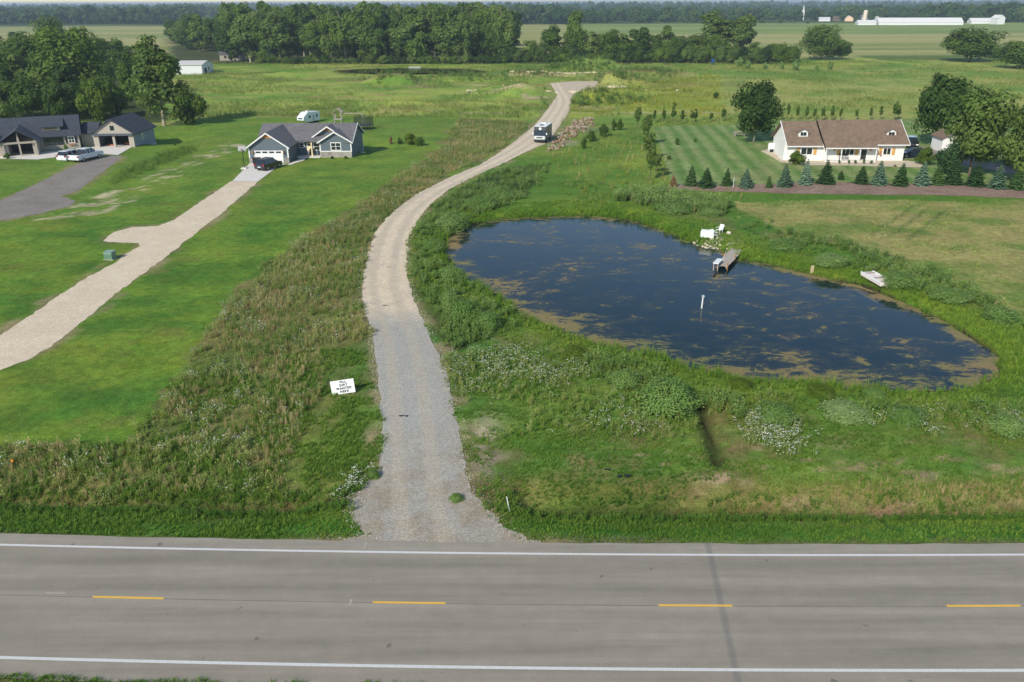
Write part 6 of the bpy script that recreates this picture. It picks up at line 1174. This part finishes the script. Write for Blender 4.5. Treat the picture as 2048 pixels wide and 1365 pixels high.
# white post in the pond, small stake, stranded raft
x0, y0 = P(1403, 617, WATER); pp = thing('pond_post', 'white post standing alone in the middle of the pond', 'post', (x0, y0, WATER)); q = MB(); q.tube((-.02, 0, -1.5), (.04, 0, 1.05), .065, .06, 8); q.build('shaft', WT, pp); q = MB(); q.box(-.06, .14, -.1, .1, 1.0, 1.16); q.build('post_head', mat('grey_cap', (.5, .52, .5), .5), pp)
x0, y0 = P(1625, 536); sk = thing('wooden_stake', 'small pale board standing on the far bank of the pond', 'board', (x0, y0, hz(x0, y0)-.05), math.radians(20)); q = MB(); q.box(-.17, .17, -.03, .03, 0, .75); q.build('face_board', mat('pale_board', lin(208, 186, 150), .8), sk); q = MB(); q.box(-.03, .03, .032, .08, -.2, .6); q.build('stake', WDK, sk)
A = np.array(P(1734, 551)); B_ = np.array(P(1771, 571)); dd = B_-A; ang = math.atan2(dd[1], dd[0]); ln = float(np.hypot(*dd))
rf = thing('stranded_raft', 'white swimming raft stranded on the far bank of the pond', 'raft', (A[0], A[1], max(hz(*A), hz(*B_))+.22), ang); RFM = mat('raft_white', lin(226, 214, 206), .6, nscale=3, namp=.06)
q = MB(); q.slab((-.1, -.62, .28), (ln+.1, -.55, .2), (ln+.1, .55, .2), (-.1, .62, .28), .3); q.build('hull', RFM, rf, bevel=.03)
for a_ in (.35, ln*.58, ln*.9): q = MB(); q.box(a_, a_+.09, -.5, .5, .30-a_*.02, .36-a_*.02); q.build('cross_bar', mat('grey_bar', lin(150, 140, 136), .6), rf)
q = MB(); q.box(-.1, ln+.1, -.63, -.56, .15, .36); q.box(-.1, ln+.1, .56, .63, .15, .36); q.build('rail', WT, rf)
# marker stake by the spruces, blue stand at the hedgerow, pond dock far off
x0, y0 = P(1466, 376); ms_ = thing('white_stake', 'thin white stake between two young spruces', 'stake', (x0, y0, 0)); q = MB(); q.tube((0, 0, 0), (.05, 0, 1.4), .035, .035, 6); q.build('stake_shaft', WT, ms_)
x0, y0 = P(1425, 130); bs_ = thing('blue_hunting_blind', 'dark blue box on legs standing before the hedgerow', 'blind', (x0, y0, 0)); BLP = mat('blue_paint', lin(30, 72, 120), .5); q = MB(); q.box(-.6, .6, -.5, .5, 1.0, 2.3); q.build('cabin', BLP, bs_); 
for a_ in (-.5, .5): q = MB(); q.box(a_-.08, a_+.08, -.4, .4, 0, 1.0); q.build('leg', BLP, bs_)
x0, y0 = P(818, 139); fdk = thing('far_dock', 'small pale dock on the far dark pond', 'dock', (x0, y0, .5)); q = MB(); q.box(0, 4.5, -.8, .8, .2, .35); q.build('deck', WT, fdk); q = MB(); q.box(.3, .5, -.6, .6, -.3, .2); q.box(4, 4.2, -.6, .6, -.3, .2); q.build('leg', WDK, fdk)
# bench and slab fence by the maple
x0, y0 = P(1478, 272); pb = thing('picnic_table', 'pale picnic table in the shade of the round maple', 'table', (x0, y0)); q = MB(); q.box(-1.2, 1.2, -.4, .4, .7, .76); q.build('table_top', WDK, pb); q = MB(); q.box(-1.2, 1.2, -.85, -.6, .42, .46); q.box(-1.2, 1.2, .6, .85, .42, .46); q.build('seat', WDK, pb); q = MB(); q.box(-.9, -.8, -.7, .7, 0, .7); q.box(.8, .9, -.7, .7, 0, .7); q.build('leg', WDK, pb)
# ---- rocks of the rubble heap: the large ones singly, the small as one mass
RK = mat('rubble_stone', lin(164, 150, 130), .9, nscale=2, namp=.25); RK2 = mat('brown_rubble', lin(140, 112, 88), .9, nscale=2, namp=.3)
rub = poly([(1092,298),(1120,270),(1150,242),(1185,236),(1192,250),(1150,275),(1120,300),(1095,312)]); rs = np.random.RandomState(5); q = MB(); q2 = MB(); k = 0
rr = random.Random(4)
while k < 420:
    x = rs.uniform(rub[:, 0].min(), rub[:, 0].max()); y = rs.uniform(rub[:, 1].min(), rub[:, 1].max())
    if not inside(rub, np.array([x]), np.array([y]))[0]: continue
    s_ = rs.uniform(.07, .34); (q if rs.uniform() < .55 else q2).ball((x, y, hz(x, y)+s_*.25+rs.uniform(0, .35)), s_, 6, 4, (1, rs.uniform(.5, 1), rs.uniform(.4, .8)), .25, rr); k += 1
q.build('stone_rubble', RK, kind='stuff', label='heap of pale broken stone beside the motorhome'); q2.build('brick_rubble', RK2, kind='stuff', label='brown broken bricks and earth in the heap beside the motorhome')
# sandy spoil among the mounds, and stones at the pond shelter
q = MB()
for (a_, b_, rx_, ry_, n_) in [(1045,184,6,3,90),(1225,184,9,2,120),(1165,149,4,1.5,50),(1000,182,8,2.5,60),(1080,150,8,2,70),(1240,177,3,1.2,40)]:
    x0, y0 = P(a_, b_)
    for i in range(n_):
        x = x0+rs.normal(0, rx_*.6); y = y0+rs.normal(0, ry_*.6); s_ = rs.uniform(.2, .7); q.ball((x, y, hz(x, y)+s_*.1), s_, 6, 4, (1.3, 1, rs.uniform(.3, .6)), .3, rr)
q.build('spoil_clods', mat('sandy_spoil', lin(206, 192, 156), .95, nscale=1.5, namp=.15), kind='stuff', label='sandy clods strewn over the low mounds')
q = MB(); x0, y0 = P(1405, 484)
for i in range(160): x = x0+rs.normal(0, 1.2); y = y0+rs.normal(0, .75); s_ = rs.uniform(.05, .16); q.ball((x, y, hz(x, y)+s_*.2), s_, 6, 4, (1, 1, .6), .2, rr)
q.build('shore_stones', mat('shore_stone', lin(208, 196, 180), .9, nscale=3, namp=.2), kind='stuff', label='pale stones around the white box shelter on the shore')
# ---- far farm: barns, houses, tower, steeple
def far_shed(name, label, px0, px1, py, h, rise, d, m_=MW, rm=WR, cat='barn', ang=None, **kw):
    a_ = np.array(P(px0, py)); b__ = np.array(P(px1, py)); w = float(np.hypot(*(b__-a_))); return shed(name, label, a_[0], a_[1], w, d, h, rise, m_, rm, math.atan2(b__[1]-a_[1], b__[0]-a_[0]) if ang is None else ang, cat, **kw)
WRF = mat('white_metal_roof', (.74, .73, .70), .5, nscale=.3, namp=.04)
far_shed('long_barn', 'longest low white barn at the far edge of the corn field', 1757, 1926, 50.5, 2.6, 4.2, 18, rm=WRF)
far_shed('low_barn', 'short grey white barn joined to the left end of the longest barn', 1716, 1752, 50.5, 2.2, 2.4, 14, rm=WRF)
far_shed('right_barn', 'white barn right of the longest one at the field edge', 1942, 2000, 48, 2.4, 3.2, 14, rm=WRF)
x0, y0 = P(1994, 49); shed('tall_barn_end', 'taller white gabled barn at the right end of the barns', x0, y0, 8, 12, 6, 3, MW, WRF, .1, 'barn', along='y')
far_shed('flat_barn', 'white flat barn behind the left end of the longest barn', 1723, 1757, 40, 3, 2.6, 16, rm=WRF)
far_shed('white_garage', 'small white shed at the field edge left of the barns', 1638, 1660, 43, 3, 1.6, 10, rm=WRF, cat='shed')
far_shed('brown_farmhouse', 'low brown farmhouse between the small white shed and the orange one', 1666, 1690, 42, 2.6, 2.6, 12, mat('brown_siding', lin(120, 104, 92), .7), mat('brown_far_roof', lin(110, 92, 82), .8), 'house')
far_shed('peach_farmhouse', 'peach coloured farmhouse left of the barns', 1690, 1706, 43, 3.4, 3.0, 10, mat('peach_siding', lin(236, 200, 168), .6), WRF, 'house', along='y')  # walls in an even peach colour
far_shed('field_house', 'small red roofed house at the wood edge beyond the green strip', 1080, 1100, 36, 3, 2.2, 9, mat('pink_siding', lin(190, 170, 160), .7), mat('red_far_roof', lin(150, 110, 96), .8), 'house')
x0, y0 = P(1607, 22); sp_ = thing('church_steeple', 'tiny white church steeple among the far village trees', 'steeple', (x0*.5, y0*.5, 0)); q = MB(); q.box(-1.3, 1.3, -1.3, 1.3, 0, 12); q.build('tower', MW, sp_); q = MB(); q.tube((0, 0, 12), (0, 0, 18.5), 1.3, .1, 4); q.build('spire', WRF, sp_)
x0, y0 = P(1732, 22); wt_ = thing('grain_silo', 'pale round-topped silo rising from the far trees', 'silo', (x0*.45, y0*.45, 0)); q = MB(); q.tube((0, 0, 0), (0, 0, 12.5), 2.2, 2.2, 16); q.build('silo_wall', mat('pale_silo', lin(222, 206, 190), .7), wt_); q = MB(); q.ball((0, 0, 12.5), 2.2, 14, 5, (1, 1, .6)); q.build('dome', mat('silo_dome', lin(226, 214, 200), .6), wt_)
# ------------------------------------------------------------------ the air
hzm = bpy.data.materials.new('pale_air'); hzm.use_nodes = True; N_ = hzm.node_tree.nodes; N_.remove(N_['Principled BSDF']); pv = N_.new('ShaderNodeVolumePrincipled')
pv.inputs['Color'].default_value = (.72, .86, 1, 1); pv.inputs['Density'].default_value = .00022; pv.inputs['Anisotropy'].default_value = .2
hzm.node_tree.links.new(pv.outputs[0], N_['Material Output'].inputs['Volume'])
q = MB(); q.box(-14000, 14000, -800, 14000, -4.5, 34); q.build('haze', hzm, kind='stuff', label='thin pale summer haze over the land')

# grass along the near side of the road
xs_ = np.random.RandomState(77).uniform(-26, 26, 5200); ys_ = rc(xs_)+22.28-np.random.RandomState(78).uniform(0, 1, 5200)**1.5*2.2+(vn(xs_, xs_*0, .9, 3)-.5)*.3
scatter('near_verge_grass', xs_, ys_, tuft, .5, 1.0, .35, 'grass along the near edge of the road')

# loose stones along the edges of the drive
q = MB(); pg = DRIVE; rr = random.Random(9); n_ = 0
for i in range(len(pg)):
    a_, b_ = pg[i], pg[(i+1) % len(pg)]
    if max(a_[1], b_[1]) > 85: continue
    L_ = float(np.hypot(*(b_-a_)))
    for k in range(int(L_*26)):
        p = a_+(b_-a_)*rr.random(); x, y = p[0]+rr.gauss(0, .28), p[1]+rr.gauss(0, .28)
        if y-rc(x) < 31.1: continue
        s_ = rr.uniform(.012, .04); q.ball((x, y, max(.018, hz(x, y))+s_*.3), s_, 5, 3, (1, 1, .7), .2, rr); n_ += 1
q.build('loose_stones', mat('loose_stone', lin(190, 184, 172), .9, nscale=8, namp=.3), kind='stuff', label='loose stones spilling from the gravel into the grass')
